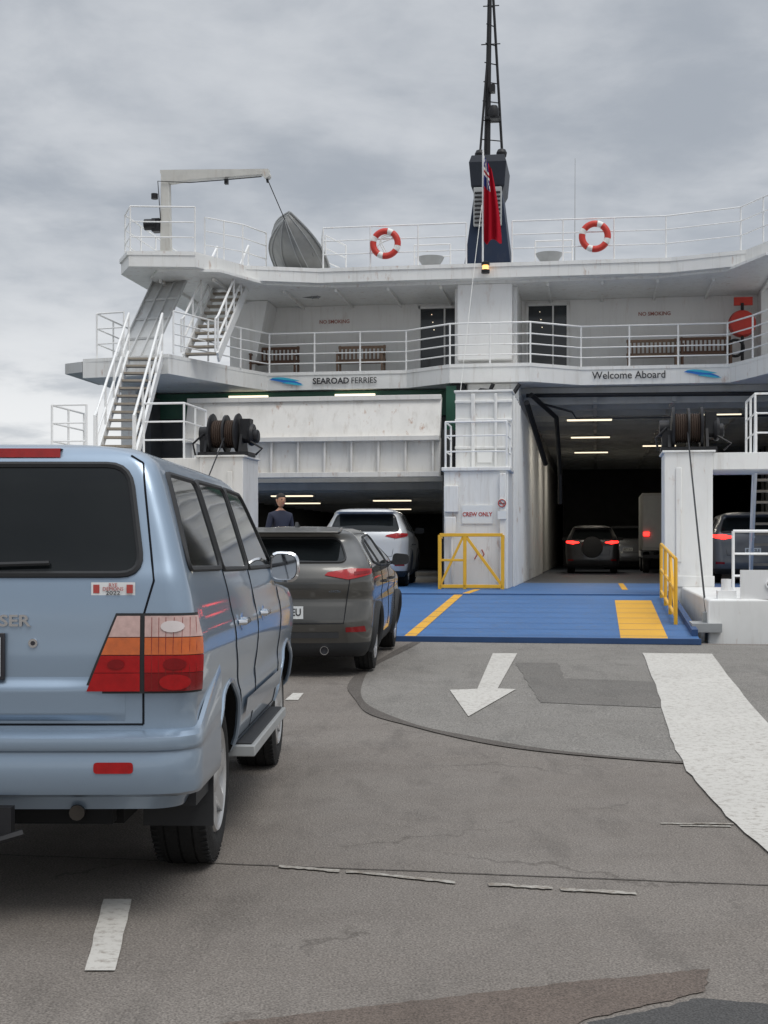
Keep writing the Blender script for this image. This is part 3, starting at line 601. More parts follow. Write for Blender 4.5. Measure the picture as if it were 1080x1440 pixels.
b=MB(); vs,ns,npt=hull(b); o=mk(b,'hull_shell','alu',e,ang=25,fix=True); sd=o.modifiers.new('s','SOLIDIFY'); sd.thickness=.02
b=MB()
for j in (0,npt-1): b.tube([vs[i*npt+j] for i in range(ns+1)],.028,6)
for j in (1,3,4,7,10,11,13): b.tube([(vs[i*npt+j][0],vs[i*npt+j][1],vs[i*npt+j][2]-.012) for i in range(0,ns+1)],.014,5)
mk(b,'gunwale','grey',e)
for yy in (.6,-.2): b=MB(); b.box(-.66,.66,yy-.12,yy+.12,.40,.44); mk(b,'thwart','alu',e)
a=FW(-5.0,-1.9,9.95); bw=FW(-4.95,.0,9.3); b=MB(); b.tube([a-bw,(0,0,0)],.012,6); b.tube([(0,0,0),(.2,.2,-.45)],.008,5); b.tube([(0,0,0),(-.35,.3,-.25)],.008,5); b.tube([(0,0,.02),(0,0,-.1)],.035,8)
mk(b,'lifting_wire','black',None,loc=bw,label='thin black wire from davit arm to dinghy',category='wire')
# ---------------------------------------------------------------- cars
class Shape:
    def __init__(s,T,bulge=.04,cx=.25,cy=.45,belt=9,gcx=.12,gcy=.2):
        s.T=T;s.b=bulge;s.cx0=cx;s.cy0=cy;s.belt=belt;s.gcx=gcx;s.gcy=gcy;s.cache={}
        n=len(T); s.d=[]
        h=[T[i+1][0]-T[i][0] for i in range(n-1)]
        for c in range(1,5):
            m=[(T[i+1][c]-T[i][c])/h[i] for i in range(n-1)]; dd=[m[0]]
            for i in range(1,n-1):
                if m[i-1]*m[i]<=0: dd.append(0)
                else:
                    w1=2*h[i]+h[i-1];w2=h[i]+2*h[i-1]; dd.append((w1+w2)/(w1/m[i-1]+w2/m[i]))
            dd.append(m[-1]); s.d.append(dd)
    def tab(s,z):
        k=round(z,5)
        if k in s.cache: return s.cache[k]
        T=s.T
        if z<=T[0][0]: r=list(T[0][1:])
        elif z>=T[-1][0]: r=list(T[-1][1:])
        else:
            for i in range(len(T)-1):
                if z<=T[i+1][0]: break
            h=T[i+1][0]-T[i][0]; t=(z-T[i][0])/h; r=[]
            for c in range(4):
                a,b=T[i][c+1],T[i+1][c+1]; r.append((2*t**3-3*t*t+1)*a+(t**3-2*t*t+t)*h*s.d[c][i]+(-2*t**3+3*t*t)*b+(t**3-t*t)*h*s.d[c][i+1])
        s.cache[k]=r; return r
    def cc(s,z,W):
        k=min(1,max(0,(z-s.belt)/.08)); return min(s.cx0*(1-k)+s.gcx*k,W*.6),s.cy0*(1-k)+s.gcy*k
    def sx(s,y,z):
        W,R,Fr,c=s.tab(z); cx,cy=s.cc(z,W); yb=R+s.b*((W-c)/W)**2
        if y<yb+c: d=min(1,(yb+c-y)/c); return W-c+c*math.sqrt(1-d*d)
        if y>Fr-cy: d=min(1,(y-Fr+cy)/cy); return W-cx+cx*math.sqrt(1-d*d)
        return W
    def ry(s,x,z):
        W,R,Fr,c=s.tab(z); x=abs(x)
        if x<W-c: return R+s.b*(x/W)**2
        d=min(1,(x-W+c)/c); return R+s.b*((W-c)/W)**2+c-c*math.sqrt(1-d*d)
    def fy(s,x,z):
        W,R,Fr,c=s.tab(z); cx,cy=s.cc(z,W); x=abs(x)
        if x<W-cx: return Fr
        d=min(1,(x-W+cx)/cx); return Fr-cy+cy*math.sqrt(1-d*d)
    def P(s,q,z,off,sg=1):
        W,R,Fr,c=s.tab(z); yb=R+s.b*((W-c)/W)**2
        if q<W-c: return (sg*q,R+s.b*(q/W)**2-off,z)
        a=(q-(W-c))/c
        if a<math.pi/2: return (sg*(W-c+(c+off)*math.sin(a)),yb+c-(c+off)*math.cos(a),z)
        return (sg*(W+off),yb+c+(q-(W-c)-c*math.pi/2),z)
    def outline(s,z):
        W,R,Fr,c=s.tab(z); cx,cy=s.cc(z,W); yb=R+s.b*((W-c)/W)**2; pts=[]
        for k in range(9): x=(W-c)*k/8; pts.append((x,R+s.b*(x/W)**2))
        for k in range(1,10): a=k/9*math.pi/2; pts.append((W-c+c*math.sin(a),yb+c-c*math.cos(a)))
        y0=yb+c;y1=Fr-cy
        for k in range(1,17): pts.append((W,y0+(y1-y0)*k/16))
        for k in range(1,8): a=k/7*math.pi/2; pts.append((W-cx+cx*math.sin(math.pi/2-a),Fr-cy+cy*math.sin(a)))
        for k in range(1,5): pts.append(((W-cx)*(1-k/4),Fr))
        return pts+[(-x,y) for x,y in pts[-2:0:-1]]
    def side(s,off,sg): return lambda y,z:(sg*(s.sx(y,z)+off),y,z)
    def rear(s,off): return lambda x,z:(x,s.ry(x,z)-off,z)
    def front(s,off): return lambda x,z:(x,s.fy(x,z)+off,z)
def body(S,axles,rw_,paintm,parent,zdark=None):
    z0,z1=S.T[0][0],S.T[-1][0]; nz=int((z1-z0)/.026); zs=sorted(set([round(z0+(z1-z0)*k/nz,4) for k in range(nz+1)]+[t[0] for t in S.T[-6:]]))
    zs=[z for i,z in enumerate(zs) if i==0 or z-zs[i-1]>.003 or i==len(zs)-1]
    b=MB(); O=[S.outline(z) for z in zs]; n=len(O[0])
    b.add([(x,y,z) for o,z in zip(O,zs) for x,y in o],[(i*n+k,i*n+(k+1)%n,(i+1)*n+(k+1)%n,(i+1)*n+k) for i in range(len(zs)-1) for k in range(n)]+[list(range(n))[::-1],[(len(zs)-1)*n+k for k in range(n)]])
    ob=mk(b,'body',[paintm,'under','plastic'],parent,smooth=False)
    cb=MB(); Wm=max(t[1] for t in S.T)
    for ya,za in axles:
        for sg in (-1,1):
            a0,a1=sorted((sg*(Wm-.36),sg*(Wm+.4))); cb.lathe([(a0,rw_),(a1,rw_)],(0,ya,za),'x',40,1)
    cu=mk(cb,'cutter',['under','under'],None,smooth=False); cu.parent=parent
    md=ob.modifiers.new('x','BOOLEAN'); md.object=cu; md.operation='DIFFERENCE'; md.solver='EXACT'
    bpy.context.view_layer.update(); dg=bpy.context.evaluated_depsgraph_get()
    me=bpy.data.meshes.new_from_object(ob.evaluated_get(dg)); ob.modifiers.clear(); ob.data=me; bpy.data.objects.remove(cu)
    for p in me.polygons:
        if p.material_index==0 and zdark is not None and p.center.z<zdark: p.material_index=2
    me.polygons.foreach_set('use_smooth',[True]*len(me.polygons)); me.set_sharp_from_angle(angle=rad(32))
    return ob
def wheel(parent,x,y,r,w,sg,spokes=5,rimr=.62,rm='rim'):
    e=empty('wheel',(x,y,r),0 if sg>0 else math.pi,parent=parent)
    b=MB(); h=w/2; ri=r*rimr
    b.lathe([(-h*.8,ri),(-h,ri+.03),(-h,r-.06),(-h*.9,r-.022),(-h*.62,r-.003),(-h*.5,r-.001),(-h*.48,r-.009),(-h*.44,r-.009),(-h*.42,r-.001),(-h*.04,r),(-h*.03,r-.009),(h*.03,r-.009),(h*.04,r),(h*.42,r-.001),(h*.44,r-.009),(h*.48,r-.009),(h*.5,r-.001),(h*.62,r-.003),(h*.9,r-.022),(h,r-.06),(h*1.02,ri+.05),(h*.9,ri+.005),(h*.8,ri-.005)],(0,0,0),'x',56,closed=True)
    for k in range(64):
        a=2*math.pi*k/64
        for xx in (-.78,.78):
            rr=r-.014; p=Vector((xx*h-.12*h,rr*math.cos(a),rr*math.sin(a))); b.beam(p,p+Vector((h*.26,0,0)),.02*r/.39,.008)
    mk(b,'tyre','tyre',e)
    b=MB(); b.lathe([(h*.9,ri+.008),(h*1.0,ri-.002),(h*.92,ri-.02),(h*.2,ri-.035),(-h*.8,ri-.03),(-h*.8,ri+.0)],(0,0,0),'x',36,0,closed=True)
    b.lathe([(h*.1,.001),(h*.1,ri-.03),(h*.05,ri-.03),(h*.05,.001)],(0,0,0),'x',24,1); b.lathe([(h*.2,.001),(h*.2,r*.22),(h*.84,r*.19),(h*.94,r*.10),(h*.94,.001)],(0,0,0),'x',20,0)
    for k in range(spokes):
        a=2*math.pi*k/spokes+.3; d=Vector((0,math.cos(a),math.sin(a)));t=Vector((0,-math.sin(a),math.cos(a)))
        A=d*r*.12;B=d*(ri-.012); wa,wb=r*.13,r*.10; X=Vector((1,0,0))
        b.add([A-t*wa+X*h*.84,A+t*wa+X*h*.84,B+t*wb+X*h*.96,B-t*wb+X*h*.96,A-t*wa+X*h*.3,A+t*wa+X*h*.3,B+t*wb+X*h*.5,B-t*wb+X*h*.5],[(0,1,2,3),(4,7,6,5),(0,4,5,1),(1,5,6,2),(2,6,7,3),(3,7,4,0)],0)
    mk(b,'rim',[rm,'under'],e,ang=30)
    return e
def car_common(e,S,axles,r,w,paintm,windows_side,rearwin,wind,arch,zdark=None,spokes=5,archm=None,doors=(),rm='rim',wo=-.008,trim='plastic'):
    bd=body(S,axles,arch,paintm,e,zdark)
    for ya,za in axles:
        for sg in (-1,1):
            W=S.tab(r)[0]; wheel(e,sg*(W-w/2+wo),ya,r,w,sg,spokes,rm=rm)
    for sg in (-1,1):
        for poly in windows_side:
            b=MB(); out=rp(poly,.05); b.patch(out,S.side(.006,sg),0,6)
            o=mk(b,'side_window','glass',e,ang=60)
            f=MB(); f.tube([S.side(.004,sg)(*p) for p in out],.013,6,0,True); mk(f,'window_trim',trim,o)
        b=MB()
        for q in doors:
            for (y0,z0),(y1,z1) in zip(q,q[1:]):
                n=10; pts=[S.side(.0005,sg)(y0+(y1-y0)*k/n,z0+(z1-z0)*k/n) for k in range(n+1)]; b.tube(pts,.004,4,0)
        if doors: mk(b,'door_gap','seam',e)
        for ya,za in axles:
            b=MB(); pts=[]
            for k in range(33):
                a=rad(-14+208*k/32); y=ya+(arch+.006)*math.cos(a); z=za+(arch+.006)*math.sin(a)
                if z<S.T[0][0]+.02: continue
                pts.append(S.side(-.004 if archm is None else .006,sg)(y,z))
            b.tube(pts,.014 if archm is None else .04,8); mk(b,'wheel_arch_trim',archm or paintm,e)
    b=MB(); out=rp(rearwin,.09); b.patch(out,S.rear(.006),0,7); o=mk(b,'rear_window','glass',e,ang=60)
    f=MB(); f.tube([S.rear(.004)(*p) for p in out],.014,6,0,True); mk(f,'window_seal','plastic',o)
    b=MB(); b.patch(rp(wind,.07),S.front(.006),0,5); mk(b,'windscreen','glass',e,ang=60)
    return bd
# ---- pale blue off-road wagon
LCp=paint('paint_ice_blue',(.255,.33,.42),.5,.8)
e=empty('parked_car',(-1.665,5.37-.12,0),rad(-1.25),label='pale metallic blue four wheel drive wagon waiting to board',category='car')
T=[(.44,.86,.16,4.6,.12),(.52,.895,.13,4.82,.12),(.62,.913,.12,4.88,.12),(.74,.926,.118,4.88,.12),(.80,.920,.12,4.88,.115),(.93,.936,.118,4.86,.11),(1.03,.942,.118,4.85,.10),(1.10,.935,.122,4.83,.095),(1.17,.918,.125,4.74,.09),(1.20,.913,.127,4.5,.09),(1.23,.908,.13,3.95,.09),(1.27,.90,.135,3.80,.09),(1.33,.885,.145,3.70,.085),(1.40,.865,.17,3.58,.08),(1.6,.805,.235,3.25,.075),(1.75,.755,.285,3.0,.075),(1.80,.73,.305,2.9,.08),(1.835,.695,.325,2.78,.10),(1.865,.63,.37,2.6,.14),(1.885,.50,.47,2.3,.18),(1.895,.3,.7,1.9,.18)]
S=Shape(T,.03,.25,.5,belt=1.27,gcx=.10,gcy=.14)
ax=[(1.22,.39),(4.07,.39)]
car_common(e,S,ax,.39,.27,LCp,
  [[(.33,1.375),(1.21,1.365),(1.21,1.765),(.50,1.765)],[(1.27,1.36),(2.18,1.35),(2.17,1.775),(1.27,1.77)],[(2.24,1.35),(3.42,1.345),(2.86,1.765),(2.24,1.775)]],
  [(-.72,1.355),(.72,1.355),(.64,1.79),(-.64,1.79)],[(-.8,1.36),(.8,1.36),(.66,1.77),(-.66,1.77)],.445,None,6,
  doors=[[(1.24,1.78),(1.27,1.3),(1.30,1.0),(1.58,.76),(1.68,.5)],[(2.21,1.78),(2.22,1.3),(2.22,.5)],[(3.52,1.33),(3.46,.9),(3.44,.5)],[(1.68,.5),(3.44,.5)]],wo=.012)
for sg in (-1,1):
    b=MB(); b.gp([(1.78,.60),(3.58,.60),(3.58,.70),(1.78,.70)],S.side(.014,sg),0,16,2); mk(b,'side_moulding',LCp,e)
    for yy in (1.42,2.36):
        b=MB(); X=S.sx(yy,1.10)
        b.tube([(sg*X,yy,1.10),(sg*(X+.032),yy+.02,1.10),(sg*(X+.032),yy+.17,1.105),(sg*X,yy+.19,1.105)],.013,8)
        b.lathe([(0,.001),(0,.04),(.006,.045),(.008,.001)],(sg*X-(.008 if sg<0 else 0),yy+.1,1.10),'x',16); mk(b,'door_handle','chrome',e)
    for y0,y1 in ((1.215,1.262),(2.185,2.235)): b=MB(); b.gp([(y0,1.36),(y1,1.36),(y1,1.77),(y0,1.77)],S.side(.004,sg),0,2,10); mk(b,'window_pillar','plastic',e)
    b=MB(); b.box(min(sg*.78,sg*.97),max(sg*.78,sg*.97),1.80,3.50,.40,.455,0); b.box(min(sg*.80,sg*.95),max(sg*.80,sg*.95),1.85,3.46,.4551,.465,1)
    for y0 in (2.0,3.3): b.beam((sg*.6,y0,.43),(sg*.85,y0,.42),.05,.04,1)
    mk(b,'running_board',['grey','plastic'],e,bevel=.012)
    b=MB(); b.tube([(sg*.85,3.40,1.36),(sg*.94,3.38,1.35)],.04,8,1)
    pr=rp([(-.095,-.095),(.095,-.10),(.10,.085),(-.085,.095)],.07); n=len(pr); mxx=.975
    def rg(y,s_): return [(sg*(mxx+p[0]*s_),y,1.345+p[1]*s_) for p in pr]
    b.add(rg(3.30,.80)+rg(3.285,.86)+rg(3.295,1.0)+rg(3.36,.97)+rg(3.41,.8)+rg(3.435,.5),[(k*n+i,k*n+(i+1)%n,(k+1)*n+(i+1)%n,(k+1)*n+i) for k in range(5) for i in range(n)]+[[5*n+i for i in range(n)]],0)
    b.add(rg(3.301,.81),[list(range(n))],2)
    mk(b,'wing_mirror',['chrome','plastic','mirror'],e)
    b=MB(); b.box(min(sg*.62,sg*.92),max(sg*.62,sg*.92),.70,.715,.27,.60); b.box(min(sg*.60,sg*.90),max(sg*.60,sg*.90),.36,.699,.42,.5); mk(b,'mud_flap','plastic',e)
    b=MB(); o1,o2=.012,.02
    q0,q1,q2=.738,.955,.720
    def ql(z): return .515+(z-.905)*.40
    pj=lambda q,z,sg=sg:S.P(q,z,o2,sg)
    segs=[(.905,.975,3),(.977,1.043,0),(1.046,1.112,1),(1.115,1.196,2)]
    for za,zb,mi in segs:
        b.gp([(q0,za),(q1+.01,za),(q1+.01 if zb<1.15 else q1-.01,zb),(q0,zb)],pj,mi,18,4)
        b.gp([(ql(za),za),(q2,za),(q2,zb),(ql(zb),zb)],pj,mi if mi!=3 else 0,10,4)
    b.gp([(.50,.896),(q1+.025,.896),(q1+.015,1.206),(.625,1.206)],lambda q,z,sg=sg:S.P(q,z,o1,sg),4,26,8)
    for c0,z0,rr,mi in ((.85,.94,.03,0),(.85,1.01,.022,3),(.63,1.01,.018,3),(.84,1.155,.022,4+2)):
        b.grid(16,4,lambda u,v,c0=c0,z0=z0,rr=rr,sg=sg:S.P(c0+rr*1.8*(.02+v)*math.cos(2*math.pi*u),z0+rr*(.02+v)*math.sin(2*math.pi*u),o2+.004,sg),mi)
    for k in range(1,8): q=q0+(q1-q0)*k/8; b.tube([S.P(q,z,o2+.0005,sg) for z in (.91,.99,1.07,1.15,1.19)],.0011,4,5)
    mk(b,'tail_lamp',['tailred','tailamb','tailclr','taildk','plastic',mat('lens_rib',(.22,.02,.015),.2),mat('lamp_reflector',(.62,.56,.55),.15)],e,ang=50)
path=[]; qmax=.80+.115*1.57+.52
for k in range(61): path.append(-qmax+2*qmax*k/60)
prof=[(-.02,.50),(.05,.503),(.085,.518),(.095,.55),(.096,.655),(.090,.670),(.090,.68),(.102,.688),(.106,.70),(.100,.735),(.07,.752),(.0,.758)]
b=MB(); vs=[]
qc=.935-.115; qe=qc+.115*1.57
for q in path:
    aq=abs(q); k=min(1,max(0,(aq-(qc-.05))/(qe-qc+.05))); k=k*k*(3-2*k); r2=max(0,(aq-qe+.05)/.5)
    for off,z in prof:
        p=S.P(aq,.7,off*(1-.78*k),1 if q>=0 else -1); zz_=z if z<.66 else z+(z-.66)*r2*2.0; vs.append((p[0],p[1],zz_))
n=len(prof); b.add(vs,[(i*n+j,i*n+j+1,(i+1)*n+j+1,(i+1)*n+j) for i in range(len(path)-1) for j in range(n-1)]+[list(range(n)),[(len(path)-1)*n+j for j in range(n)]]); mk(b,'rear_bumper',LCp,e,ang=30)
for sg in (-1,1):
    b=MB(); b.patch(rp([(.56,.60),(.71,.60),(.71,.643),(.56,.643)],.015),lambda q,z,sg=sg:(S.P(q,.7,.103,sg)[0],S.P(q,.7,.100,sg)[1],z),0,2); mk(b,'rear_reflector','tailred',e)
b=MB()
def line(pts,r=.004):
    for (x0,z0),(x1,z1) in zip(pts,pts[1:]): b.tube([S.rear(.0)(x0+(x1-x0)*k/8,z0+(z1-z0)*k/8) for k in range(9)],r,4)
line([(-.64,1.83),(-.69,1.80),(-.765,1.33),(-.73,1.2),(-.73,.775),(.73,.775),(.73,1.2),(.765,1.33),(.69,1.80),(.64,1.83)],.0045)
mk(b,'tailgate_gap','seam',e)
b=MB()
def stp(s,t):
    x=-.66+1.32*s; ed=min(1,5*s,5*(1-s))**.7; z=.79+.17*t; k=1 if t<.7 else (1-(t-.7)/.3)**1.0; k=k*k*(3-2*k) if t>=.7 else (min(1,t/.15)); return (x,S.ry(x,z)-.001-.024*ed*k,z)
b.grid(30,20,stp); mk(b,'tailgate_step',LCp,e,ang=80)
b=MB(); b.lathe([(-.008,.001),(-.008,.018),(0,.02)],(.305,S.ry(.3,1.09),1.09),'y',16,0); b.lathe([(-.010,.001),(-.010,.009),(-.006,.009)],(.305,S.ry(.3,1.09),1.09),'y',12,1); mk(b,'tailgate_lock',['chrome','ink'],e)
text('badge','LAND CRUISER',.062,(.03,S.ry(.1,1.175)-.003,1.175),'chrome',e,sx=1.25,ext=.004,bold=.0015)
b=MB(); b.box(-.19,.186,S.ry(0,1.04)-.03,S.ry(0,1.04)-.022,.962,1.115,0); b.box(-.205,.2,S.ry(0,1.04)-.021,S.ry(0,1.04)-.004,.95,1.13,1); mk(b,'number_plate',['plate','ink'],e,bevel=.003)
b=MB(); b.grid(16,1,lambda s,t:(-.36+.72*s,S.ry(-.36+.72*s,1.84)-.018,1.822+.036*t)); b.grid(16,1,lambda s,t:(-.36+.72*s,S.ry(-.36+.72*s,1.84)-.018+.08*t,1.858)); mk(b,'high_brake_lamp','tailred',e)
b=MB(); b.tube([S.rear(.02)(-.35,1.375),S.rear(.028)(.0,1.39),S.rear(.025)(.36,1.40)],.01,6); b.lathe([(-.03,.001),(-.03,.03),(0,.03)],(-.35,S.ry(.35,1.37),1.37),'y',12); mk(b,'rear_wiper','plastic',e)
b=MB(); b.grid(6,1,lambda s,t:(.525+.17*s,S.ry(.525+.17*s,1.3)-.004,1.275+.05*t)); st=mk(b,'sticker','plate',e)
yy=S.ry(.6,1.3)-.008
text('sticker_lettering','RYE',.020,(.61,yy,1.314),'signred',e,ext=.0005); text('sticker_lettering','DEMONS',.020,(.61,yy,1.299),'signred',e,ext=.0005); text('sticker_lettering','2022',.022,(.61,yy,1.283),'ink',e,sx=1.3,ext=.0005)
for x in (.545,.675): b=MB(); b.box(x-.012,x+.012,yy,yy+.004,1.283,1.316); mk(b,'sticker_mark','signred',e)
b=MB(); b.box(-.62,.62,.3,4.5,.36,.5); b.tube([(-.8,1.22,.36),(.8,1.22,.36)],.06,10); b.lathe([(-.12,.001),(-.15,.13),(0,.17),(.15,.13),(.12,.001)],(.1,1.22,.36),'x',16); b.box(-.6,.6,.18,.26,.38,.46)
mk(b,'underbody','under',e)
b=MB(); b.box(-.06,.06,-.06,.3,.37,.43); b.box(-.07,.26,-.02,.03,.36,.48); b.lathe([(.43,.03),(.47,.02),(.49,.025),(.52,.025),(.53,.001)],(0,-.08,0),'z',12); b.box(.1,.2,0,.06,.38,.44); b.tube([(.15,-.01,.42),(.22,-.03,.36),(.3,0,.38)],.018,6); mk(b,'tow_hitch','black',e)
b=MB(); b.tube([(.46,.9,.42),(.44,.35,.43),(.47,.14,.43)],.03,12); mk(b,'exhaust_pipe',mat('exhaust',(.07,.06,.05),.6,metal=.5,var=.3,vs=20),e)
# ---- dark grey hatchback
CXp=paint('paint_graphite',(.085,.082,.075),.6,.9)
yc=-5.2
e=empty('parked_car',(-1.02,14.35,G(15.5)-.005),rad(yc),label='dark graphite grey small hatchback queuing at the foot of the ramp',category='car')
e.rotation_euler=(math.atan(SL),0,rad(yc))
T=[(.19,.78,.16,3.95,.2),(.26,.83,.06,4.15,.25),(.4,.865,.02,4.22,.28),(.55,.88,.0,4.27,.34),(.72,.882,.035,4.27,.34),(.80,.875,.06,4.23,.32),(.90,.888,.04,4.1,.32),(.98,.886,.04,3.7,.30),(1.04,.875,.06,3.25,.28),(1.12,.85,.10,3.05,.26),(1.18,.82,.16,2.9,.24),(1.3,.74,.33,2.65,.22),(1.42,.66,.46,2.38,.22),(1.48,.61,.44,2.2,.24),(1.52,.52,.50,2.0,.24),(1.54,.40,.68,1.8,.22),(1.55,.2,.95,1.6,.15)]
S=Shape(T,.13,.3,.7,belt=1.06,gcx=.2,gcy=.35)
ax=[(.82,.33),(3.39,.33)]
car_common(e,S,ax,.33,.215,CXp,[[(.84,1.17),(1.30,1.12),(1.30,1.41),(1.05,1.37)],[(1.35,1.12),(2.10,1.10),(2.05,1.45),(1.35,1.43)],[(2.16,1.10),(2.80,1.09),(2.33,1.41),(2.11,1.45)]],
  [(-.62,1.18),(.62,1.18),(.50,1.43),(-.50,1.43)],[(-.7,1.12),(.7,1.12),(.55,1.46),(-.55,1.46)],.375,.36,10,'plastic',doors=[[(1.33,1.1),(1.32,.8),(1.38,.4)],[(2.14,1.1),(2.18,.4)],[(3.0,1.05),(3.02,.4)]],wo=.006)
def simple_details(e,S,zt,zb,q0,q1,lampm,zp,pl,zmir=1.1,ymir=2.75,refl=True,exh=True):
    for sg in (-1,1):
        b=MB(); lit=lampm=='brake'
        zm=(zt+zb)/2
        b.gp([(q0,zm-.01),(q1-.16,zb+.005),(q1-.14,zt),(q0+.03,zm+.02)],lambda q,z,sg=sg:S.P(q,z,.010,sg),0,14,4)
        b.gp([(q1-.158,zb+.005),(q1+.14,zb+.06),(q1+.18,zt-.01),(q1-.138,zt)],lambda q,z,sg=sg:S.P(q,z,.010,sg),0,20,4)
        b.gp([(q1-.10,zb+.05),(q1+.10,zb+.07),(q1+.10,zb+.095),(q1-.10,zb+.085)],lambda q,z,sg=sg:S.P(q,z,.014,sg),1,10,1); mk(b,'tail_lamp',[lampm,'taildk' if not lit else 'brake'],e)
        b=MB(); X=S.sx(ymir,zmir)
        pr=rp([(-.11,-.07),(.10,-.06),(.11,.06),(-.09,.08)],.05); n=len(pr); cx=X+.14
        vs=[(sg*(cx+p[0]),ymir-.05,zmir+.04+p[1]) for p in pr]+[(sg*(cx+p[0]),ymir+.03,zmir+.04+p[1]) for p in pr]+[(sg*(cx+p[0]*.5),ymir+.1,zmir+.04+p[1]*.5) for p in pr]
        b.add(vs,[list(range(n))]+[(k*n+i,k*n+(i+1)%n,(k+1)*n+(i+1)%n,(k+1)*n+i) for k in (0,1) for i in range(n)]+[[2*n+i for i in range(n)]],0); b.tube([(sg*(X-.03),ymir,zmir),(sg*(cx-.02),ymir,zmir+.01)],.025,6,0)
        mk(b,'wing_mirror','plastic',e)
        for yy in (1.45,2.3): b=MB(); X=S.sx(yy,.93); b.tube([(sg*X,yy,.93),(sg*(X+.03),yy+.02,.93),(sg*(X+.03),yy+.16,.935),(sg*X,yy+.18,.935)],.012,6); mk(b,'door_handle','plastic',e)
        if refl: b=MB(); b.gp([(q1-.18,.46),(q1+.06,.46),(q1+.04,.52),(q1-.18,.51)],lambda q,z,sg=sg:S.P(q,z,.006,sg),0,12,1); mk(b,'rear_reflector','taildk',e)
        if exh: b=MB(); b.lathe([(-.02,.04),(-.02,.045),(.1,.045),(.1,.04)],(sg*.40,.06,.27),'y',16,0,True); b.lathe([(0,.001),(0,.04),(.01,.04)],(sg*.4,.06,.27),'y',12,1); mk(b,'exhaust_tip',['chrome','ink'],e)
    yr=S.ry(0,zp+.05)
    b=MB(); b.box(-.186,.186,yr-.012,yr-.003,zp,zp+.13,0); p=mk(b,'number_plate','plate',e); text('plate_lettering',pl,.105,(.0,yr-.0145,zp+.065),'ink',p,sx=.85,ext=.001,bold=.002)
    b=MB(); b.tube([S.rear(.001)(-.6+1.2*k/12,zp-.05) for k in range(13)],.004,4); b.tube([S.rear(.001)(x,z) for x,z in ((-.6,zp-.05),(-.66,zb),(-.7,zt+.0))],.004,4); b.tube([S.rear(.001)(x,z) for x,z in ((.6,zp-.05),(.66,zb),(.7,zt))],.004,4)
    mk(b,'tailgate_gap','seam',e)
    b=MB(); ye=S.ry(0,zt-.04); b.tube([(.055*math.cos(t),ye-.012,zt-.05+.04*math.sin(t)) for t in [2*math.pi*k/18 for k in range(18)]],.007,6,0,True); mk(b,'badge','chrome',e)
simple_details(e,S,1.12,1.00,.40,.80,'tailred',.60,'1NS 8EU')
b=MB(); b.prism([(.26,1.485),(.26,1.50),(.66,1.545),(.66,1.50)],rpz,-.52,.52); mk(b,'roof_spoiler',CXp,e,bevel=.008)
b=MB(); b.grid(10,1,lambda s,t:(-.55+1.1*s,S.ry(-.55+1.1*s,.45)-.012,.40+.06*t)); mk(b,'bumper_insert','plastic',e)
text('badge','SKYACTIV',.03,(.5,S.ry(.5,.88)-.006,.88),'chrome',e,ext=.001)
b=MB(); b.prism([(.75,1.545),(.95,1.55),(.80,1.60)],rpz,-.015,.015); mk(b,'roof_antenna','plastic',e)
def suv(pos,rot,pm,label,lampm='tailred',sc=1.0,spare=False,pl='BZT 2LE'):
    e=empty('parked_car',pos,rot,label=label,category='car'); e.scale=(sc,sc,sc)
    T=[(.22,.84,.14,4.5,.2),(.32,.90,.04,4.7,.25),(.5,.93,.0,4.8,.28),(.75,.945,.02,4.85,.28),(1.0,.95,.04,4.75,.25),(1.08,.945,.06,4.3,.24),(1.14,.93,.08,3.7,.22),(1.2,.91,.11,3.5,.2),(1.3,.87,.18,3.3,.18),(1.45,.79,.33,3.0,.17),(1.6,.72,.42,2.7,.17),(1.66,.68,.38,2.5,.18),(1.70,.6,.42,2.3,.2),(1.73,.4,.7,2.0,.2)]
    S=Shape(T,.06,.3,.6,belt=1.14,gcx=.15,gcy=.3)
    car_common(e,S,[(1.05,.37),(3.85,.37)],.37,.24,pm,[[(.65,1.28),(1.5,1.24),(1.45,1.58),(.95,1.54)],[(1.57,1.24),(2.4,1.22),(2.35,1.60),(1.52,1.59)],[(2.47,1.22),(3.3,1.21),(2.7,1.57),(2.42,1.60)]],
      [(-.76,1.22),(.76,1.22),(.63,1.59),(-.63,1.59)],[(-.75,1.24),(.75,1.24),(.6,1.6),(-.6,1.6)],.43,.34,5,'plastic')
    simple_details(e,S,1.18,1.05,.45,.84,lampm,.72,pl,1.22,3.1,exh=False)
    b=MB(); b.prism([(.24,1.635),(.24,1.65),(.7,1.70),(.7,1.65)],rpz,-.62,.62); mk(b,'roof_spoiler',pm,e,bevel=.01)
    if spare:
        b=MB(); b.lathe([(-.2,.001),(-.2,.26),(-.17,.36),(-.05,.38),(.05,.34)],(0,.02,.95),'y',28); mk(b,'spare_wheel','plastic',e)
    return e
SVp=paint('paint_silver',(.56,.57,.58),.4); DKp=paint('paint_dark',(.025,.025,.028),.2); GRp=paint('paint_grey',(.12,.125,.135),.4)
p=FW(-2.5,-3.3,D); suv((p.x,p.y,D),-rad(4.5),SVp,'silver SUV driving onto the ferry behind the dark hatchback','tailred',1.0)
p=FW(2.35,13.2,D); suv((p.x,p.y,D),-TH,DKp,'dark off-road wagon with spare wheel and lit brake lights inside ferry','brake',.92,True,'DKW 4')
p=FW(6.2,1.2,D); suv((p.x,p.y,D),-TH,GRp,'grey SUV with lit tail lights parked on the vehicle deck','brake',1.0)
p=FW(3.7,22,D); suv((p.x,p.y,D),-TH,GRp,'grey wagon parked deep inside the vehicle deck','tailred',1.0)
p=FW(4.95,14.5,D); e=empty('parked_van',p,-TH,label='white box van with red tail lights inside the ferry',category='van')
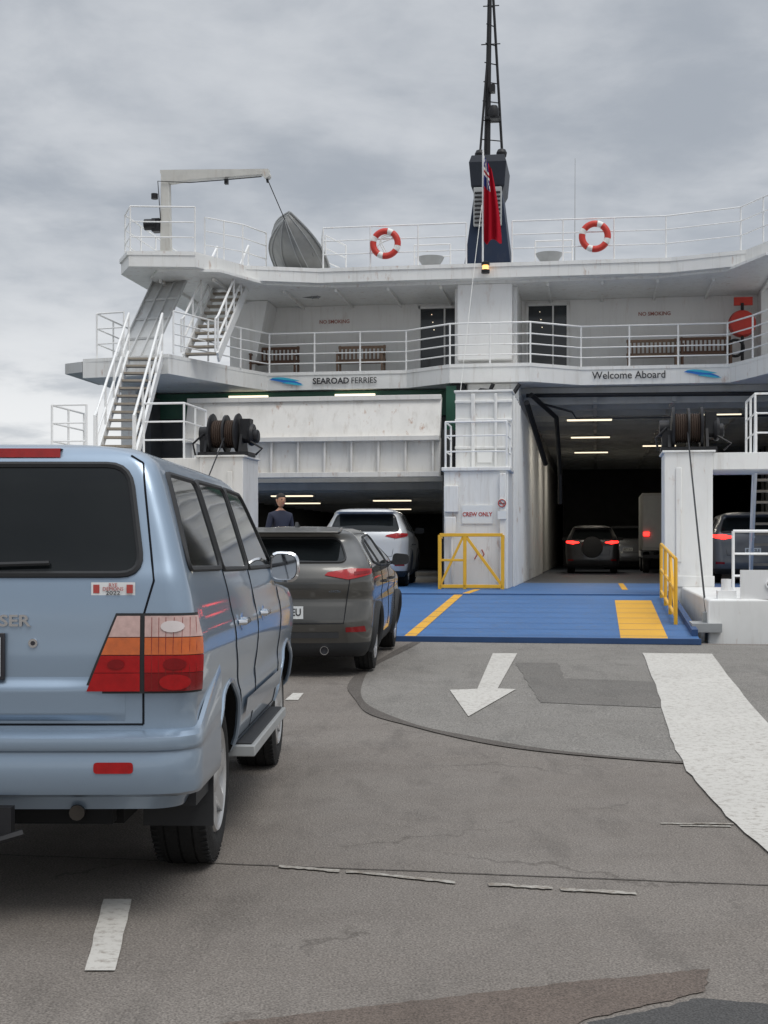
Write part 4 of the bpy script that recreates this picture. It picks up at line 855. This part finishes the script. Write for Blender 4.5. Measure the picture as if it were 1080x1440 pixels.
b=MB(); b.box(-.95,.95,0,3.4,.75,2.7); mk(b,'cargo_box',mat('van_white',(.30,.30,.29),.5,var=.1,dirt=.2),e,bevel=.04)
b=MB(); b.prism([(3.45,.5),(5.0,.5),(5.05,1.1),(4.7,1.3),(4.3,2.1),(3.45,2.2)],rpz,-.9,.9); mk(b,'cab','whiteclean',e,bevel=.05)
b=MB(); b.box(-.4,.4,.1,4.8,.45,.7); b.box(-.9,.9,-.06,.05,.5,.62); mk(b,'chassis','black',e)
b=MB(); b.prism([(3.8,1.35),(4.5,1.35),(4.25,1.95),(3.8,2.0)],rpz,-.91,.91); mk(b,'cab_window','glass',e)
for sg in (-1,1):
    for yy in (.9,4.1): wheel(e,sg*.78,yy,.36,.22,sg)
    b=MB(); b.box(sg*.8-.1,sg*.8+.1,-.075,-.061,1.25,1.38); mk(b,'tail_lamp','brake',e)
for x in (-.46,.46): b=MB(); b.box(x-.42,x+.42,-.02,-.001,.85,2.6); mk(b,'rear_door','grey',e,bevel=.01)
# ---------------------------------------------------------------- person (deck hand)
def skinmesh(verts,edges,radii,name,m,parent,root=0,sub=2):
    me=bpy.data.meshes.new(name); me.from_pydata(verts,edges,[]); o=bpy.data.objects.new(name,me); col.objects.link(o)
    sk=o.modifiers.new('s','SKIN'); sk.use_smooth_shade=True
    for i,r in enumerate(radii):
        rr=r if isinstance(r,tuple) else (r,r); me.skin_vertices[0].data[i].radius=rr; me.skin_vertices[0].data[i].use_root=(i==root)
    ss=o.modifiers.new('u','SUBSURF'); ss.levels=sub; ss.render_levels=sub
    bpy.context.view_layer.update(); me2=bpy.data.meshes.new_from_object(o.evaluated_get(bpy.context.evaluated_depsgraph_get())); o.modifiers.clear(); o.data=me2
    o.data.materials.clear(); o.data.materials.append(M[m]); o.data.polygons.foreach_set('use_smooth',[True]*len(o.data.polygons)); o.parent=parent; return o
p=FW(-3.05,-9.0,.58)
e=empty('person',p,rad(35),label='deck hand in dark navy uniform standing on the ramp',category='person')
V=[(0,0,.98),(0,0,1.12),(0,0,1.28),(0,0,1.44),(0,0,1.54),(0,-.01,1.60),
   (.19,0,1.45),(.25,.02,1.18),(.27,-.10,.96),(-.19,0,1.45),(-.25,.02,1.18),(-.27,-.10,.96),
   (.10,0,.92),(.12,-.01,.52),(.12,.02,.10),(.13,-.14,.04),(-.10,0,.92),(-.12,.01,.52),(-.12,.03,.10),(-.13,-.12,.04)]
E=[(0,1),(1,2),(2,3),(3,4),(4,5),(3,6),(6,7),(7,8),(3,9),(9,10),(10,11),(0,12),(12,13),(13,14),(14,15),(0,16),(16,17),(17,18),(18,19)]
R=[(.15,.11),(.145,.105),(.16,.115),(.15,.10),.058,.052,.068,.052,.038,.068,.052,.038,.098,.066,.046,.04,.098,.066,.046,.04]
for sg,w in ((1,8),(-1,11)):
    bx0=Vector(V[w]); V.append(tuple(bx0+Vector((0,-.035,-.08)))); R.append((.04,.022)); E.append((w,len(V)-1)); pi=len(V)-1
    for k,(dy,L) in enumerate(((-.035,.07),(-.012,.08),(.012,.075),(.032,.06))):
        a=Vector(V[pi])+Vector((0,dy,-.03)); c=a+Vector((-.004*sg,-.01,-L*.5)); d=c+Vector((-.018*sg,-.006,-L*.42))
        V+= [tuple(a),tuple(c),tuple(d)]; R+=[.0095,.009,.007]; n_=len(V); E+=[(pi,n_-3),(n_-3,n_-2),(n_-2,n_-1)]
    a=Vector(V[pi])+Vector((-.01*sg,-.045,.015)); c=a+Vector((-.01*sg,-.02,-.045)); V+=[tuple(a),tuple(c)]; R+=[.011,.008]; n_=len(V); E+=[(pi,n_-2),(n_-2,n_-1)]
bo=skinmesh(V,E,R,'body','uniform',e,0,2)
bo.data.materials.append(M['skin'])
for pl in bo.data.polygons:
    if pl.center.z>1.535 or (pl.center.z<.965 and abs(pl.center.x)>.2): pl.material_index=1
bm=bmesh.new(); bmesh.ops.create_uvsphere(bm,u_segments=32,v_segments=24,radius=1)
for v in bm.verts:
    x,y,z=v.co; k=1-.22*max(0,-z)**1.4; fx=x*.078*k; fy=y*.098*(1-.10*max(0,-z)); fz=z*.122
    if y<0:
        nose=math.exp(-(x/.16)**2-((z+.12)/.22)**2); fy-=.026*nose
        ey=math.exp(-((abs(x)-.38)/.16)**2-((z-.08)/.14)**2); fy+=.010*ey
        fy-=.006*math.exp(-(x/.4)**2-((z+.48)/.08)**2); fy-=.008*math.exp(-(x/.35)**2-((z+.85)/.2)**2)
    v.co=(fx,fy,fz)
me=bpy.data.meshes.new('head'); bm.to_mesh(me); bm.free(); me.materials.append(M['skin']); me.polygons.foreach_set('use_smooth',[True]*len(me.polygons))
h=bpy.data.objects.new('head',me); col.objects.link(h); h.parent=e; h.location=(0,-.02,1.715)
b=MB(); b.grid(24,12,lambda s,t:(.084*math.cos(2*math.pi*s)*math.sin(.1+t*1.55),.012+.103*math.sin(2*math.pi*s)*math.sin(.1+t*1.55),.015+.118*math.cos(.1+t*1.55*(1 if math.sin(2*math.pi*s)>-.3 else .72)))); mk(b,'hair','hair',h,ang=90)
for sg in (-1,1):
    b=MB(); b.lathe([(-.008,.001),(-.008,.02),(0,.028),(.008,.02),(.008,.001)],(sg*.08,.01,0),'x',12); mk(b,'ear','skin',h)
    b=MB(); b.lathe([(-.012,.001),(-.006,.009),(0,.012),(.006,.009)],(sg*.03,-.082,.012),'y',10); mk(b,'eye','ink',h)
b=MB(); b.beam((-.022,-.098,-.056),(.022,-.098,-.056),.006,.008); mk(b,'mouth','signred',h)
# ---------------------------------------------------------------- world, sun, camera
SE,SA=rad(62),rad(145)
w=bpy.data.worlds.new('World'); scene.world=w; w.use_nodes=True; N=w.node_tree.nodes; L=w.node_tree.links; bg=N['Background']
sky=N.new('ShaderNodeTexSky'); sky.sky_type='NISHITA'; sky.sun_disc=False; sky.sun_elevation=SE; sky.sun_rotation=SA
tc=N.new('ShaderNodeTexCoord'); sp=N.new('ShaderNodeSeparateXYZ'); L.new(tc.outputs['Generated'],sp.inputs[0])
def math_(op,a,b=None):
    k=N.new('ShaderNodeMath'); k.operation=op
    for i,v in enumerate((a,b)):
        if v is None: continue
        if isinstance(v,(int,float)): k.inputs[i].default_value=v
        else: L.new(v,k.inputs[i])
    return k.outputs[0]
zc=math_('MAXIMUM',sp.outputs['Z'],0.0); den=math_('ADD',zc,.16)
cb=N.new('ShaderNodeCombineXYZ'); L.new(math_('DIVIDE',sp.outputs['X'],den),cb.inputs[0]); L.new(math_('DIVIDE',sp.outputs['Y'],den),cb.inputs[1])
def wn(scale,det,ro,dist=0):
    k=N.new('ShaderNodeTexNoise'); k.inputs['Scale'].default_value=scale;k.inputs['Detail'].default_value=det;k.inputs['Roughness'].default_value=ro;k.inputs['Distortion'].default_value=dist; L.new(cb.outputs[0],k.inputs['Vector']); return k.outputs['Fac']
def mr(v,a,b,c,d):
    k=N.new('ShaderNodeMapRange'); k.interpolation_type='SMOOTHSTEP'; k.inputs[1].default_value=a;k.inputs[2].default_value=b;k.inputs[3].default_value=c;k.inputs[4].default_value=d; L.new(v,k.inputs[0]); return k.outputs[0]
f=math_('ADD',math_('MULTIPLY',wn(1.0,8,.55,.4),.65),math_('MULTIPLY',wn(3.6,7,.58,.2),.35))
mx=N.new('ShaderNodeMix'); mx.data_type='RGBA'; mx.inputs['A'].default_value=(.39,.425,.475,1); mx.inputs['B'].default_value=(.62,.645,.68,1); L.new(mr(f,.38,.62,0,1),mx.inputs['Factor'])
m2=N.new('ShaderNodeMix'); m2.data_type='RGBA'; L.new(mx.outputs['Result'],m2.inputs['A']); m2.inputs['B'].default_value=(.88,.89,.90,1)
L.new(math_('MULTIPLY',mr(sp.outputs['Z'],.07,.22,1.0,0),mr(f,.40,.54,.4,1)),m2.inputs['Factor'])
m3=N.new('ShaderNodeMix'); m3.data_type='RGBA'; m3.blend_type='MULTIPLY'; m3.inputs['Factor'].default_value=1; L.new(m2.outputs['Result'],m3.inputs['A'])
gain=mr(sp.outputs['Z'],.45,.95,1.0,2.6); cg=N.new('ShaderNodeCombineColor'); [L.new(gain,cg.inputs[i]) for i in range(3)]; L.new(cg.outputs[0],m3.inputs['B'])
sk=N.new('ShaderNodeMix'); sk.data_type='RGBA'; sk.inputs['Factor'].default_value=.95
sc=N.new('ShaderNodeMix'); sc.data_type='RGBA'; sc.blend_type='MULTIPLY'; sc.inputs['Factor'].default_value=1; sc.inputs['B'].default_value=(.1,.1,.1,1); L.new(sky.outputs[0],sc.inputs['A'])
L.new(sc.outputs['Result'],sk.inputs['A']); L.new(m3.outputs['Result'],sk.inputs['B']); L.new(sk.outputs['Result'],bg.inputs['Color']); bg.inputs['Strength'].default_value=1
sun=bpy.data.lights.new('Sun','SUN'); sun.energy=1.4; sun.angle=rad(30); sun.color=(1,.96,.90); so=bpy.data.objects.new('Sun',sun); col.objects.link(so)
d=Vector((math.sin(SA)*math.cos(SE),math.cos(SA)*math.cos(SE),math.sin(SE))); so.rotation_euler=d.to_track_quat('Z','Y').to_euler()
cam=bpy.data.cameras.new('Camera'); cam.sensor_fit='VERTICAL'; cam.sensor_height=36; cam.lens=48.75; cam.shift_y=50/1440; cam.clip_end=20000; cam.clip_start=.05
co=bpy.data.objects.new('Camera',cam); col.objects.link(co); co.location=(0,0,1.46); co.rotation_euler=(rad(90),0,0); scene.camera=co
scene.view_settings.view_transform='Standard'; scene.view_settings.look='None'; scene.view_settings.exposure=0
